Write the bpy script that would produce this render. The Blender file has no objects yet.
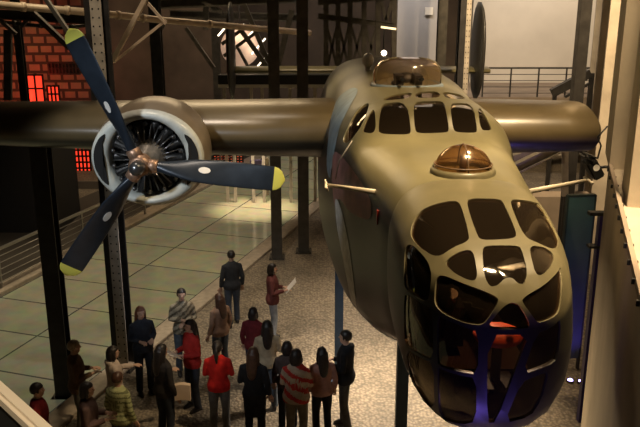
import bpy, bmesh, math, random
import numpy as np
from mathutils import Vector, Matrix, Quaternion
from mathutils.geometry import delaunay_2d_cdt
random.seed(7)
S = bpy.context.scene
COL = S.collection
PI = math.pi
R = math.radians

# ------------------------------------------------------------------ camera
F = 760.0; TH = R(16.0); CT, ST = math.cos(TH), math.sin(TH); CH = 6.8
cam_d = bpy.data.cameras.new('camera'); cam = bpy.data.objects.new('camera', cam_d); COL.objects.link(cam)
cam_d.sensor_width = 36; cam_d.lens = F * 36 / 640; cam_d.clip_start = .05; cam_d.clip_end = 200
cam.location = (0, 0, CH); cam.rotation_euler = (PI/2 - TH, 0, 0)
S.camera = cam

def ray(px, py):
    u = (px - 320) / F; v = (py - 213.5) / F
    return Vector((u, CT - v*ST, -(ST + v*CT)))
def at_depth(px, py, d):
    return Vector((0, 0, CH)) + ray(px, py) * d
def at_y(px, py, Y):
    r = ray(px, py); return Vector((0, 0, CH)) + r * (Y / r.y)
def at_z(px, py, z=0):
    r = ray(px, py); return Vector((0, 0, CH)) + r * ((CH - z) / -r.z)

# ------------------------------------------------------------------ materials
MATS = {}

def mat(name, col, rough=.6, metal=0., var=.0, vscale=6., bump=0., bscale=40., spec=.5, coat=0., stretch=None, emit=None, estr=0.):
    if name in MATS: return MATS[name]
    m = bpy.data.materials.new(name); m.use_nodes = True
    nt = m.node_tree; b = nt.nodes['Principled BSDF']
    b.inputs['Base Color'].default_value = (*col, 1)
    b.inputs['Roughness'].default_value = rough; b.inputs['Metallic'].default_value = metal
    b.inputs['Specular IOR Level'].default_value = spec
    b.inputs['Coat Weight'].default_value = coat
    tc = nt.nodes.new('ShaderNodeTexCoord'); mp = nt.nodes.new('ShaderNodeMapping')
    nt.links.new(tc.outputs['Object'], mp.inputs['Vector'])
    if stretch: mp.inputs['Scale'].default_value = stretch
    if var > 0:
        n = nt.nodes.new('ShaderNodeTexNoise'); n.inputs['Scale'].default_value = vscale; n.inputs['Detail'].default_value = 6
        nt.links.new(mp.outputs[0], n.inputs['Vector'])
        r = nt.nodes.new('ShaderNodeValToRGB')
        r.color_ramp.elements[0].position = .3; r.color_ramp.elements[1].position = .7
        r.color_ramp.elements[0].color = (*[max(0, c*(1-var)) for c in col], 1)
        r.color_ramp.elements[1].color = (*[min(1, c*(1+var)) for c in col], 1)
        nt.links.new(n.outputs['Fac'], r.inputs['Fac']); nt.links.new(r.outputs['Color'], b.inputs['Base Color'])
    if bump > 0:
        n2 = nt.nodes.new('ShaderNodeTexNoise'); n2.inputs['Scale'].default_value = bscale; n2.inputs['Detail'].default_value = 4
        nt.links.new(mp.outputs[0], n2.inputs['Vector'])
        bp = nt.nodes.new('ShaderNodeBump'); bp.inputs['Strength'].default_value = bump; bp.inputs['Distance'].default_value = .02
        nt.links.new(n2.outputs['Fac'], bp.inputs['Height']); nt.links.new(bp.outputs['Normal'], b.inputs['Normal'])
    if emit:
        b.inputs['Emission Color'].default_value = (*emit, 1); b.inputs['Emission Strength'].default_value = estr
    MATS[name] = m; return m

def glass(name, tint, gl=(.9, .85, .75), ior=1.5, rough=.04, base=.0, lit_mix=.035):
    m = bpy.data.materials.new(name); m.use_nodes = True; nt = m.node_tree; nt.nodes.clear()
    o = nt.nodes.new('ShaderNodeOutputMaterial'); mx = nt.nodes.new('ShaderNodeMixShader')
    t = nt.nodes.new('ShaderNodeBsdfTransparent'); t.inputs[0].default_value = (*tint, 1)
    g = nt.nodes.new('ShaderNodeBsdfGlossy'); g.inputs['Color'].default_value = (*gl, 1); g.inputs['Roughness'].default_value = rough
    df = nt.nodes.new('ShaderNodeBsdfDiffuse'); df.inputs[0].default_value = (.30, .21, .13, 1); m0 = nt.nodes.new('ShaderNodeMixShader'); m0.inputs[0].default_value = lit_mix  # brown diffuse share, as of old plexi, added so the panes look lit
    nt.links.new(t.outputs[0], m0.inputs[1]); nt.links.new(df.outputs[0], m0.inputs[2])
    f = nt.nodes.new('ShaderNodeLayerWeight'); f.inputs['Blend'].default_value = .5
    pw = nt.nodes.new('ShaderNodeMath'); pw.operation = 'POWER'; pw.inputs[1].default_value = 4.
    ad = nt.nodes.new('ShaderNodeMath'); ad.operation = 'MULTIPLY_ADD'; ad.use_clamp = True; ad.inputs[1].default_value = .9; ad.inputs[2].default_value = base+.04
    nt.links.new(f.outputs['Facing'], pw.inputs[0]); nt.links.new(pw.outputs[0], ad.inputs[0]); nt.links.new(ad.outputs[0], mx.inputs[0])
    nt.links.new(m0.outputs[0], mx.inputs[1]); nt.links.new(g.outputs[0], mx.inputs[2]); nt.links.new(mx.outputs[0], o.inputs[0])
    MATS[name] = m; return m

def brick_mat(name, c1, c2, mortar, scale, bw, bh, msize=.03, rough=.85, spec=.3, bump=.4, rot=0, noise=.3, emit=0., vec='Object', rx=0):
    m = bpy.data.materials.new(name); m.use_nodes = True; nt = m.node_tree; b = nt.nodes['Principled BSDF']
    tc = nt.nodes.new('ShaderNodeTexCoord'); mp = nt.nodes.new('ShaderNodeMapping')
    mp.inputs['Rotation'].default_value = (rx, 0, rot)
    nt.links.new(tc.outputs[vec], mp.inputs['Vector'])
    br = nt.nodes.new('ShaderNodeTexBrick'); br.inputs['Color1'].default_value = (*c1, 1); br.inputs['Color2'].default_value = (*c2, 1)
    br.inputs['Mortar'].default_value = (*mortar, 1); br.inputs['Scale'].default_value = scale
    br.inputs['Brick Width'].default_value = bw; br.inputs['Row Height'].default_value = bh; br.inputs['Mortar Size'].default_value = msize
    nt.links.new(mp.outputs[0], br.inputs['Vector'])
    n = nt.nodes.new('ShaderNodeTexNoise'); n.inputs['Scale'].default_value = 3; n.inputs['Detail'].default_value = 8
    nt.links.new(mp.outputs[0], n.inputs['Vector'])
    mix = nt.nodes.new('ShaderNodeMix'); mix.data_type = 'RGBA'; mix.blend_type = 'OVERLAY'; mix.inputs[0].default_value = noise
    nt.links.new(br.outputs['Color'], mix.inputs[6]); nt.links.new(n.outputs['Color'], mix.inputs[7])
    hs = nt.nodes.new('ShaderNodeHueSaturation'); nt.links.new(mix.outputs[2], hs.inputs['Color']); hs.inputs['Saturation'].default_value = .9
    nt.links.new(hs.outputs[0], b.inputs['Base Color'])
    bp = nt.nodes.new('ShaderNodeBump'); bp.inputs['Strength'].default_value = bump; bp.inputs['Distance'].default_value = .02; bp.invert = True
    nt.links.new(br.outputs['Fac'], bp.inputs['Height']); nt.links.new(bp.outputs['Normal'], b.inputs['Normal'])
    b.inputs['Roughness'].default_value = rough; b.inputs['Specular IOR Level'].default_value = spec
    if emit:
        nt.links.new(hs.outputs[0], b.inputs['Emission Color']); b.inputs['Emission Strength'].default_value = emit
    MATS[name] = m; return m

def cobble_mat(name):
    m = bpy.data.materials.new(name); m.use_nodes = True; nt = m.node_tree; b = nt.nodes['Principled BSDF']
    tc = nt.nodes.new('ShaderNodeTexCoord')
    v = nt.nodes.new('ShaderNodeTexVoronoi'); v.inputs['Scale'].default_value = 17; v.inputs['Randomness'].default_value = .75
    nt.links.new(tc.outputs['Object'], v.inputs['Vector'])
    n = nt.nodes.new('ShaderNodeTexNoise'); n.inputs['Scale'].default_value = 1.3; n.inputs['Detail'].default_value = 8; nt.links.new(tc.outputs['Object'], n.inputs['Vector'])
    r = nt.nodes.new('ShaderNodeValToRGB'); r.color_ramp.elements[0].color = (.29, .235, .17, 1); r.color_ramp.elements[1].color = (.14, .115, .085, 1)
    r.color_ramp.elements[0].position = .35; r.color_ramp.elements[1].position = .95
    mu = nt.nodes.new('ShaderNodeMath'); mu.operation = 'MULTIPLY'; mu.inputs[1].default_value = 1.35
    nt.links.new(v.outputs['Distance'], mu.inputs[0]); nt.links.new(mu.outputs[0], r.inputs['Fac'])
    mx = nt.nodes.new('ShaderNodeMix'); mx.data_type = 'RGBA'; mx.blend_type = 'OVERLAY'; mx.inputs[0].default_value = .6
    nt.links.new(r.outputs[0], mx.inputs[6]); nt.links.new(n.outputs['Fac'], mx.inputs[7]); nt.links.new(mx.outputs[2], b.inputs['Base Color'])
    bp = nt.nodes.new('ShaderNodeBump'); bp.invert = True; bp.inputs['Strength'].default_value = .8; bp.inputs['Distance'].default_value = .03
    nt.links.new(v.outputs['Distance'], bp.inputs['Height']); nt.links.new(bp.outputs[0], b.inputs['Normal'])
    b.inputs['Roughness'].default_value = .65; b.inputs['Specular IOR Level'].default_value = .4
    MATS[name] = m; return m

olive = mat('olive_skin', (.17, .148, .075), .36, .0, .22, 2.2, .06, 3, .6, stretch=(1, .5, 1))
olive_side = olive
frame_m = mat('frame_olive', (.15, .13, .07), .38, .0, .12, 6, .0, 40, .5)
cowl_m = mat('cowl_olive', (.24, .19, .13), .34, .1, .12, 4)
cowl_grey = mat('cowl_grey', (.60, .63, .58), .32, 0, .15, 8)
navy = mat('blade_navy', (.028, .038, .054), .28, .35, .15, 8, spec=.6)
yellow = mat('tip_yellow', (.76, .74, .13), .45)
white_m = mat('decal_white', (.75, .74, .7), .5)
black_m = mat('black_metal', (.02, .02, .02), .5, .3)
engine_m = mat('engine_dark', (.05, .05, .05), .4, .7, .3, 20)
engine_g = mat('engine_grey', (.24, .23, .22), .35, .6, .3, 15)
brass = mat('hub_bronze', (.38, .24, .16), .4, .5, .3, 20)
steel_hub = mat('hub_steel', (.13, .14, .15), .28, .8, .1, 20)
steel_dark = mat('steel_dark', (.035, .032, .03), .5, .4, .3, 5)
steel_mid = mat('steel_mid', (.065, .058, .047), .5, .4, .3, 5)
steel_pale = mat('steel_pale', (.42, .37, .30), .5, .2, .2, 5)
pipe_pale = mat('pipe_pale', (.50, .38, .27), .5, .1, .15, 4)
rail_steel = mat('rail_steel', (.35, .33, .30), .35, .7)
concrete = mat('concrete', (.42, .36, .28), .8, 0, .18, 1.6, .15, 12, .3)
concrete_d = mat('concrete_brown', (.24, .19, .145), .8, 0, .2, 1.2, .15, 12, .3)
plaster = mat('plaster_pale', (.60, .56, .50), .8, 0, .08, .7)
plaster_g = mat('plaster_grey', (.36, .35, .36), .8, 0, .1, .7)
blackwall = mat('black_wall', (.012, .011, .011), .7)
kerb_m = mat('granite_kerb', (.42, .35, .27), .7, 0, .2, 8, .1, 60)
blue_post = mat('blue_post', (.05, .085, .14), .45, .3, .15, 6)
violet_post = mat('violet_post', (.03, .02, .12), .35, .3)
cream_rail = mat('cream_rail', (.70, .60, .45), .4)
paper_m = mat('paper', (.85, .82, .76), .7)
blue_art = mat('art_bluegrey', (.24, .33, .38), .45, 0, .3, 5)
pink_art = mat('art_rose', (.34, .15, .14), .45, 0, .35, 5)
pale_art = mat('art_pale', (.80, .78, .74), .45, 0, .3, 9)
seat_red = mat('cushion_red', (.85, .12, .04), .5)
nose_glass = glass('nose_glass', (.32, .23, .16), (.95, .85, .7), 1.5, .03, .05)
amber_glass = glass('amber_glass', (.72, .54, .36), (.95, .75, .55), 1.6, .16, .22)
turret_glass = glass('turret_glass', (.9, .8, .7), (1., .9, .8), 1.7, .08, .12)
screen_glass = glass('screen_glass', (.20, .14, .10), (.95, .85, .7), 1.45, .04, .03)

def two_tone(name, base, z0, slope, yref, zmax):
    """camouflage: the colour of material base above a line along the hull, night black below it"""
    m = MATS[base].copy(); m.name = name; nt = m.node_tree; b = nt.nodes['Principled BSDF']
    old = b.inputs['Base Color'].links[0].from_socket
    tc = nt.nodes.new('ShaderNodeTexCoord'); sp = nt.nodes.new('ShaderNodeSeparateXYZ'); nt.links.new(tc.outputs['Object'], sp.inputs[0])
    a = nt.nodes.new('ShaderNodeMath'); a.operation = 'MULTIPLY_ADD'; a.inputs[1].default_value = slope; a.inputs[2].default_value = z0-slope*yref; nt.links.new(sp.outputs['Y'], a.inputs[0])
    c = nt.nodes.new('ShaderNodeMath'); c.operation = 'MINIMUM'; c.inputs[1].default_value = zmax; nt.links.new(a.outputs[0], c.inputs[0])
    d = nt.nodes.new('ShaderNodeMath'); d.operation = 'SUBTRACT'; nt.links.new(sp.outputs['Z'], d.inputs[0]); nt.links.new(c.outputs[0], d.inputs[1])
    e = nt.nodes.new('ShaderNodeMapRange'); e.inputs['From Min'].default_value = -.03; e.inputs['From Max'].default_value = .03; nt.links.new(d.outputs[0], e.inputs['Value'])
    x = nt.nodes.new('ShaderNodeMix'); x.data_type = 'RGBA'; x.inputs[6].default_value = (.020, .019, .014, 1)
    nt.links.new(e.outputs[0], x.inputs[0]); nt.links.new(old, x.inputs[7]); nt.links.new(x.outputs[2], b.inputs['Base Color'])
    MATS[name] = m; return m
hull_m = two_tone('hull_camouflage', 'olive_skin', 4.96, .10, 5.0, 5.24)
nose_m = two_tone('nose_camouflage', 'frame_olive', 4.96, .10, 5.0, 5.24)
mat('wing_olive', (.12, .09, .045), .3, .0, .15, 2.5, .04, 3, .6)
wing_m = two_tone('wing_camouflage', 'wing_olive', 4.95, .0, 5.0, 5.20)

# ------------------------------------------------------------------ mesh helpers
def link(name, me, parent=None, mats=None):
    o = bpy.data.objects.new(name, me); COL.objects.link(o)
    if parent: o.parent = parent
    return o
def from_bm(name, bm, m, parent=None, smooth=False, recalc=True, out=None):
    if out:
        bm.normal_update()
        fl = [f for f in bm.faces if f.normal.dot(f.calc_center_median()-out(f.calc_center_median())) < 0]
        if fl: bmesh.ops.reverse_faces(bm, faces=fl)
    elif recalc: bmesh.ops.recalc_face_normals(bm, faces=bm.faces[:])
    me = bpy.data.meshes.new(name); bm.to_mesh(me); bm.free()
    for x in (m if isinstance(m, (list, tuple)) else [m]): me.materials.append(x)
    if smooth:
        for p in me.polygons: p.use_smooth = True
    return link(name, me, parent)
def tag(o, label=None, cat=None, group=None, kind=None):
    if label: o['label'] = label
    if cat: o['category'] = cat
    if group: o['group'] = group
    if kind: o['kind'] = kind
    return o
def thing(name, loc, label, cat, group=None, rz=0):
    o = bpy.data.objects.new(name, None); COL.objects.link(o); o.location = loc; o.rotation_euler = (0, 0, rz)
    return tag(o, label, cat, group)
def rel(o, parent):
    """parent keeping the world place (parents here carry location and z turn only)"""
    M = Matrix.Translation(parent.location) @ parent.rotation_euler.to_matrix().to_4x4()
    o.parent = parent; o.matrix_parent_inverse = M.inverted(); return o

def box_bm(bm, c, s, rot=None, mi=0):
    """axis box centre c, full size s, optional 3x3 rot"""
    vs = []
    for dx in (-.5, .5):
        for dy in (-.5, .5):
            for dz in (-.5, .5):
                v = Vector((dx*s[0], dy*s[1], dz*s[2]))
                if rot: v = rot @ v
                vs.append(bm.verts.new(v + Vector(c)))
    for f in ((0,1,3,2), (4,6,7,5), (0,4,5,1), (2,3,7,6), (0,2,6,4), (1,5,7,3)):
        fc = bm.faces.new([vs[i] for i in f]); fc.material_index = mi
def beam_bm(bm, a, b, w, h, mi=0, up=(0, 0, 1)):
    a, b = Vector(a), Vector(b); d = b - a; L = d.length; z = d.normalized()
    up = Vector(up)
    if abs(z.dot(up)) > .95: up = Vector((0, 1, 0))
    x = up.cross(z).normalized(); y = z.cross(x)
    rot = Matrix((x, y, z)).transposed()
    box_bm(bm, (a+b)/2, (w, h, L), rot, mi)
def hbeam_bm(bm, a, b, w, h, t=.03, up=(0, 1, 0)):
    """I-profile: two flanges (normal along up-ish) and a web"""
    a, b = Vector(a), Vector(b); z = (b-a).normalized(); up = Vector(up)
    if abs(z.dot(up)) > .95: up = Vector((1, 0, 0))
    x = up.cross(z).normalized(); y = z.cross(x); L = (b-a).length; c = (a+b)/2
    rot = Matrix((x, y, z)).transposed()
    box_bm(bm, c + y*(h/2-t/2), (w, t, L), rot); box_bm(bm, c - y*(h/2-t/2), (w, t, L), rot)
    box_bm(bm, c, (t, h-2*t, L), rot)
def frames(pts):
    pts = [Vector(p) for p in pts]; n = len(pts); T = []
    for i in range(n):
        d = pts[min(i+1, n-1)] - pts[max(i-1, 0)]; T.append(d.normalized())
    ref = Vector((0, 1, 0)) if abs(T[0].y) < .9 else Vector((1, 0, 0))
    x = (ref - T[0]*ref.dot(T[0])).normalized(); out = []
    for i in range(n):
        x = (x - T[i]*x.dot(T[i])).normalized(); out.append((pts[i], x, T[i].cross(x)))
    return out
def tube_bm(bm, pts, rad, seg=10, mi=0, cap=True, dome=False):
    fr = frames(pts); rings = []
    if not isinstance(rad, (list, tuple)): rad = [rad]*len(pts)
    for (p, x, y), r in zip(fr, rad):
        rx, ry = r if isinstance(r, (list, tuple)) else (r, r)
        rings.append([bm.verts.new(p + x*math.cos(2*PI*k/seg)*rx + y*math.sin(2*PI*k/seg)*ry) for k in range(seg)])
    for a, b in zip(rings, rings[1:]):
        for k in range(seg):
            f = bm.faces.new((a[k], a[(k+1) % seg], b[(k+1) % seg], b[k])); f.material_index = mi; f.smooth = True
    if cap:
        for r in (rings[0], rings[-1]):
            f = bm.faces.new(r); f.material_index = mi
    return rings
def loft(bm, rings, close=True, cap0=True, cap1=True, mi=0):
    V = [[bm.verts.new(p) for p in r] for r in rings]; n = len(V[0])
    for a, b in zip(V, V[1:]):
        for k in range(n if close else n-1):
            f = bm.faces.new((a[k], a[(k+1) % n], b[(k+1) % n], b[k])); f.smooth = True; f.material_index = mi
    if cap0: bm.faces.new(V[0]).material_index = mi
    if cap1: bm.faces.new(V[-1]).material_index = mi
    return V
def ellipsoid_bm(bm, c, r, seg=16, rings=10, mi=0, half=None, rot=None):
    c = Vector(c); rows = []
    t0, t1 = (0, PI) if half is None else (0, PI/2)
    for i in range(rings+1):
        t = t0 + (t1-t0)*i/rings; row = []
        for k in range(seg):
            a = 2*PI*k/seg
            v = Vector((r[0]*math.sin(t)*math.cos(a), r[1]*math.sin(t)*math.sin(a), r[2]*math.cos(t)))
            if rot: v = rot @ v
            row.append(v + c)
        rows.append(row)
    eps = 1e-6
    V = []
    for i, row in enumerate(rows):
        if (row[0]-row[seg//2]).length < eps: V.append([bm.verts.new(row[0])])
        else: V.append([bm.verts.new(p) for p in row])
    for a, b in zip(V, V[1:]):
        for k in range(seg):
            q = []
            for v in (a[k % len(a)], a[(k+1) % len(a)] if len(a) > 1 else None, b[(k+1) % len(b)], b[k % len(b)] if len(b) > 1 else None):
                if v is not None and v not in q: q.append(v)
            if len(q) >= 3:
                f = bm.faces.new(q); f.smooth = True; f.material_index = mi
def lathe_bm(bm, prof, origin, axis='Y', seg=40, sx=1., sz=1., mi=None, cap=False):
    """prof = [(y, r)], revolved about the Y axis (axis 'Y') or the Z axis ('Z')"""
    o = Vector(origin); V = []
    for (h, r) in prof:
        row = []
        for k in range(seg):
            a = 2*PI*k/seg
            p = Vector((r*math.cos(a)*sx, h, r*math.sin(a)*sz)) if axis == 'Y' else Vector((r*math.cos(a)*sx, r*math.sin(a)*sz, h))
            row.append(bm.verts.new(o+p))
        V.append(row)
    for i, (a, b) in enumerate(zip(V, V[1:])):
        for k in range(seg):
            f = bm.faces.new((a[k], a[(k+1) % seg], b[(k+1) % seg], b[k])); f.smooth = True
            if mi: f.material_index = mi[i]
    if cap: bm.faces.new(V[0]); bm.faces.new(V[-1])
def one_box(name, c, s, m, parent=None, rz=0, bevel=0):
    bm = bmesh.new(); box_bm(bm, (0, 0, 0), s)
    if bevel: bmesh.ops.bevel(bm, geom=bm.edges[:], offset=bevel, segments=2, affect='EDGES')
    o = from_bm(name, bm, m, parent); o.location = c; o.rotation_euler = (0, 0, rz); return o

# ------------------------------------------------------------------ building grid (turned against the aircraft)
GA = R(17.5)                                    # the hall's axes lie 17.5 degrees off the aircraft's
GX = Vector((math.cos(GA), -math.sin(GA), 0)); GY = Vector((math.sin(GA), math.cos(GA), 0))
def G(c, l, z=0): return GX*c + GY*l + Vector((0, 0, z))
def toG(p): return (p.dot(GX), p.dot(GY))

# ================================================================== AIRCRAFT
XC = 1.15
def pchip(xs, ys):
    xs, ys = np.array(xs, float), np.array(ys, float); h = np.diff(xs); d = np.diff(ys)/h; m = np.zeros_like(ys)
    m[0], m[-1] = d[0], d[-1]
    for i in range(1, len(xs)-1):
        if d[i-1]*d[i] > 0:
            w1, w2 = 2*h[i]+h[i-1], h[i]+2*h[i-1]; m[i] = (w1+w2)/(w1/d[i-1]+w2/d[i])
    def f(x):
        x = min(max(x, xs[0]), xs[-1]); i = min(max(int(np.searchsorted(xs, x)-1), 0), len(h)-1); t = (x-xs[i])/h[i]
        return float((2*t**3-3*t**2+1)*ys[i]+(t**3-2*t**2+t)*h[i]*m[i]+(-2*t**3+3*t**2)*ys[i+1]+(t**3-t**2)*h[i]*m[i+1])
    return f
YJ = 5.75; LN = 1.50
f_zt = pchip([5.75, 6.6, 7.45, 7.62, 7.95, 8.15, 9.2, 10.2, 11.2, 14, 20, 25], [5.43, 5.42, 5.40, 5.43, 5.61, 5.65, 5.67, 5.68, 5.76, 5.70, 5.1, 4.75])
f_zb = pchip([5.75, 6.5, 7.5, 9, 11, 13, 16, 25], [3.83, 3.60, 3.24, 2.92, 2.78, 2.78, 3.05, 4.2])
f_w = pchip([5.75, 6.5, 7.5, 8.5, 9.7, 11, 14, 18, 25], [.605, .70, .86, .98, 1.10, 1.17, 1.17, .95, .3])
f_n = pchip([5.75, 7, 8.5, 10, 25], [2.7, 2.9, 3.1, 2.9, 2.4])
f_nt = pchip([5.75, 6.6, 7.6, 8.6, 10, 12], [3.1, 3.7, 4.0, 3.6, 3.0, 2.9])
f_zc = pchip([5.75, 7, 9, 12, 25], [4.84, 4.68, 4.4, 4.3, 4.5])
def sup_r(Y, s, c):
    w = f_w(Y); zc = f_zc(Y); h = (f_zt(Y)-zc) if c > 0 else (zc-f_zb(Y)); n = f_nt(Y) if c > 0 else f_n(Y)
    return (abs(s/w)**n + abs(c/h)**n)**(-1/n)
def body_pt(Y, phi, off=0.):
    s, c = math.sin(phi), math.cos(phi); r = sup_r(Y, s, c)+off
    return Vector((XC + s*r, Y, f_zc(Y) + c*r))
ZC0 = f_zc(YJ)
def nose_t(d):
    """distance from the nose centre to the skin along unit d"""
    w = f_w(YJ); h = (f_zt(YJ)-ZC0) if d.z > 0 else (ZC0-f_zb(YJ)); n = f_nt(YJ) if d.z > 0 else f_n(YJ)
    k = min(1, max(0, (.55-d.z)/1.1)); k = k*k*(3-2*k)
    p = 2.15 + 1.6*k
    A = ((abs(d.x)/w)**n + (abs(d.z)/h)**n)**(p/n); B = (abs(d.y)/LN)**p
    return (A+B)**(-1/p)
CN = Vector((XC, YJ, ZC0))
def nose_pt(a, b, off=0.):
    r = math.hypot(a, b); ph = math.atan2(a, b)
    d = Vector((math.sin(r)*math.sin(ph), -math.cos(r), math.sin(r)*math.cos(ph)))
    return CN + d*(nose_t(d)+off)
def inside(p):
    if p.y < YJ:
        d = p-CN; L = d.length
        return L < 1e-6 or nose_t(d/L) > L
    dx, dz = p.x-XC, p.z-f_zc(p.y); L = math.hypot(dx, dz)
    return L < 1e-6 or sup_r(p.y, dx/L, dz/L) > L
def hit(px, py):
    r = ray(px, py); o = Vector((0, 0, CH)); t = 3.6
    while t < 15:
        if inside(o+r*t):
            lo, hi = t-.03, t
            for _ in range(24):
                m = (lo+hi)/2
                if inside(o+r*m): hi = m
                else: lo = m
            return o+r*hi
        t += .03
    return None
def hit_toward(px, py, cx, cy):
    """where a sight line just misses the skin, slide it to the skin's edge"""
    for i in range(60):
        k = i/60; p = hit(px+(cx-px)*k, py+(cy-py)*k)
        if p and i: k += .05; p = hit(px+(cx-px)*k, py+(cy-py)*k)
        if p: return p
    for i in range(80):
        k = i/80; p = hit(cx+(485-cx)*k, cy+(290-cy)*k)
        if p: return p
def to_nose(p):
    d = (p-CN).normalized(); r = math.acos(max(-1, min(1, -d.y))); ph = math.atan2(d.x, d.z)
    r = min(r, PI/2-.03); return (r*math.sin(ph), r*math.cos(ph))
def to_body(p):
    return (max(p.y, YJ+.04), math.atan2(p.x-XC, p.z-f_zc(p.y)))
def chaikin(P, n=2):
    for _ in range(n):
        Q = []
        for a, b in zip(P, P[1:]+P[:1]):
            Q.append((a[0]*.78+b[0]*.22, a[1]*.78+b[1]*.22)); Q.append((a[0]*.22+b[0]*.78, a[1]*.22+b[1]*.78))
        P = Q
    return P
def inpoly(x, y, P):
    c = False; j = len(P)-1
    for i in range(len(P)):
        if (P[i][1] > y) != (P[j][1] > y) and x < (P[j][0]-P[i][0])*(y-P[i][1])/(P[j][1]-P[i][1])+P[i][0]: c = not c
        j = i
    return c
def trace(zp, ox, oy, k=3.363, space='nose', n=2):
    P = [(ox+x/k, oy+y/k) for x, y in zp]
    P = chaikin(P, 1 if oy == 300 else n)
    cx = sum(p[0] for p in P)/len(P); cy = sum(p[1] for p in P)/len(P)
    out = []
    for x, y in P:
        h = hit_toward(x, y, cx, cy)
        q = to_nose(h) if space == 'nose' else to_body(h)
        if not out or math.dist(q, out[-1]) > .004: out.append(q)
    if math.dist(out[0], out[-1]) < .004: out.pop()
    return out
def cdt_split(points, edges, polys, mapf):
    """triangulate the sheet with pane outlines as constraints; returns {pane index or -1: bmesh}"""
    pts = [Vector(p) for p in points]; eds = list(edges)
    for P in polys:
        b = len(pts); pts += [Vector(p) for p in P]; eds += [(b+i, b+(i+1) % len(P)) for i in range(len(P))]
    vo, eo, fo, *_ = delaunay_2d_cdt(pts, eds, [], 0, 1e-5)
    sets = {}
    for f in fo:
        c = sum((vo[i] for i in f), Vector((0, 0)))/len(f); k = -1
        for i, P in enumerate(polys):
            if inpoly(c.x, c.y, P): k = i; break
        sets.setdefault(k, []).append(f)
    out = {}
    for k, fs in sets.items():
        bm = bmesh.new(); vm = {}
        off = .012 if k == -1 else 0.
        for f in fs:
            vv = []
            for i in f:
                if i not in vm: vm[i] = bm.verts.new(mapf(vo[i], off))
                vv.append(vm[i])
            try: bm.faces.new(vv)
            except ValueError: pass
        out[k] = bm
    return out

AC = thing('bomber_aircraft', (XC, 8.0, 0), 'large olive green heavy bomber with glazed nose hanging above the hall floor', 'aircraft')
def ac(o): return rel(o, AC)

# ---- nose panes, outlines read along the sight lines and laid on the skin
a1 = (390, 180); a2 = (390, 300)
NP = [
 trace([(75,150),(100,108),(150,83),(222,70),(240,88),(268,192),(258,208),(215,225),(160,262),(100,228),(70,190)], *a1),
 trace([(255,75),(273,64),(367,66),(382,82),(425,180),(415,198),(308,203),(292,187)], *a1),
 trace([(400,78),(412,66),(475,74),(527,93),(556,120),(567,160),(563,226),(540,232),(500,214),(448,192)], *a1),
 trace([(185,282),(200,260),(240,238),(272,234),(284,255),(294,317),(286,338),(258,334),(213,310)], *a1),
 trace([(309,235),(320,220),(422,220),(440,228),(461,310),(450,348),(430,348),(408,326),(385,329),(360,354),(335,358),(316,322)], *a1),
 trace([(466,235),(476,220),(515,226),(542,243),(551,262),(533,297),(505,321),(486,314)], *a1),
 trace([(53,225),(75,213),(127,268),(141,310),(138,355),(127,414),(60,372),(48,345)], *a1),
 trace([(155,330),(175,316),(250,348),(320,373),(365,395),(358,420),(335,457),(309,488),(245,478),(180,448),(155,424),(149,400)], *a1),
 trace([(442,395),(520,350),(560,310),(571,288),(577,340),(572,420),(558,455),(505,478),(490,474),(468,442),(446,414)], *a1),
 trace([(372,28),(396,10),(412,6),(432,14),(452,46),(472,88),(440,95),(360,95),(326,88)], *a2),
 trace([(161,46),(185,64),(245,87),(298,106),(295,248),(230,238),(172,220),(159,206)], *a2),
 trace([(50,-16),(62,-22),(130,24),(144,40),(147,200),(100,180),(58,150),(50,122)], *a2),
 trace([(160,220),(172,230),(230,249),(291,260),(289,404),(240,414),(165,392)], *a2),
 trace([(56,158),(100,189),(147,210),(151,378),(108,342),(64,280)], *a2),
 trace([(328,114),(465,114),(430,205),(356,406),(325,408)], *a2),
 trace([(489,112),(545,88),(573,58),(562,194),(530,218),(443,248)], *a2),
 trace([(438,274),(500,247),(532,237),(506,332),(468,388),(382,410)], *a2),
]
gp = []; ge = []
NB = 96
gp += [((PI/2)*math.sin(2*PI*k/NB), (PI/2)*math.cos(2*PI*k/NB)) for k in range(NB)]
ge += [(k, (k+1) % NB) for k in range(NB)]
gp.append((0, 0))
for i in range(1, 17):
    r = (PI/2)*i/17.; n = max(8, int(NB*i/17))
    gp += [(r*math.sin(2*PI*(k+.5*(i % 2))/n), r*math.cos(2*PI*(k+.5*(i % 2))/n)) for k in range(n)]
parts = cdt_split(gp, ge, NP, lambda v, off: nose_pt(v.x, v.y, off*min(1, (PI/2-math.hypot(v.x, v.y))*12)))
def crisp(o):
    dg = bpy.context.evaluated_depsgraph_get(); me = bpy.data.meshes.new_from_object(o.evaluated_get(dg)); o.modifiers.clear(); o.data = me
    me.set_sharp_from_angle(angle=R(38))
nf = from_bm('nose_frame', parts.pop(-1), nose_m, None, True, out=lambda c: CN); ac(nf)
nf.data.materials.append(mat('inner_dark', (.014, .012, .010), .7)); sm = nf.modifiers.new('thick', 'SOLIDIFY'); sm.thickness = .03; sm.offset = -1; sm.material_offset = 1; sm.material_offset_rim = 0
crisp(nf)
for k, bm in sorted(parts.items()):
    o = from_bm('nose_pane', bm, nose_glass, None, True, out=lambda c: CN); ac(o)

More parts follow.
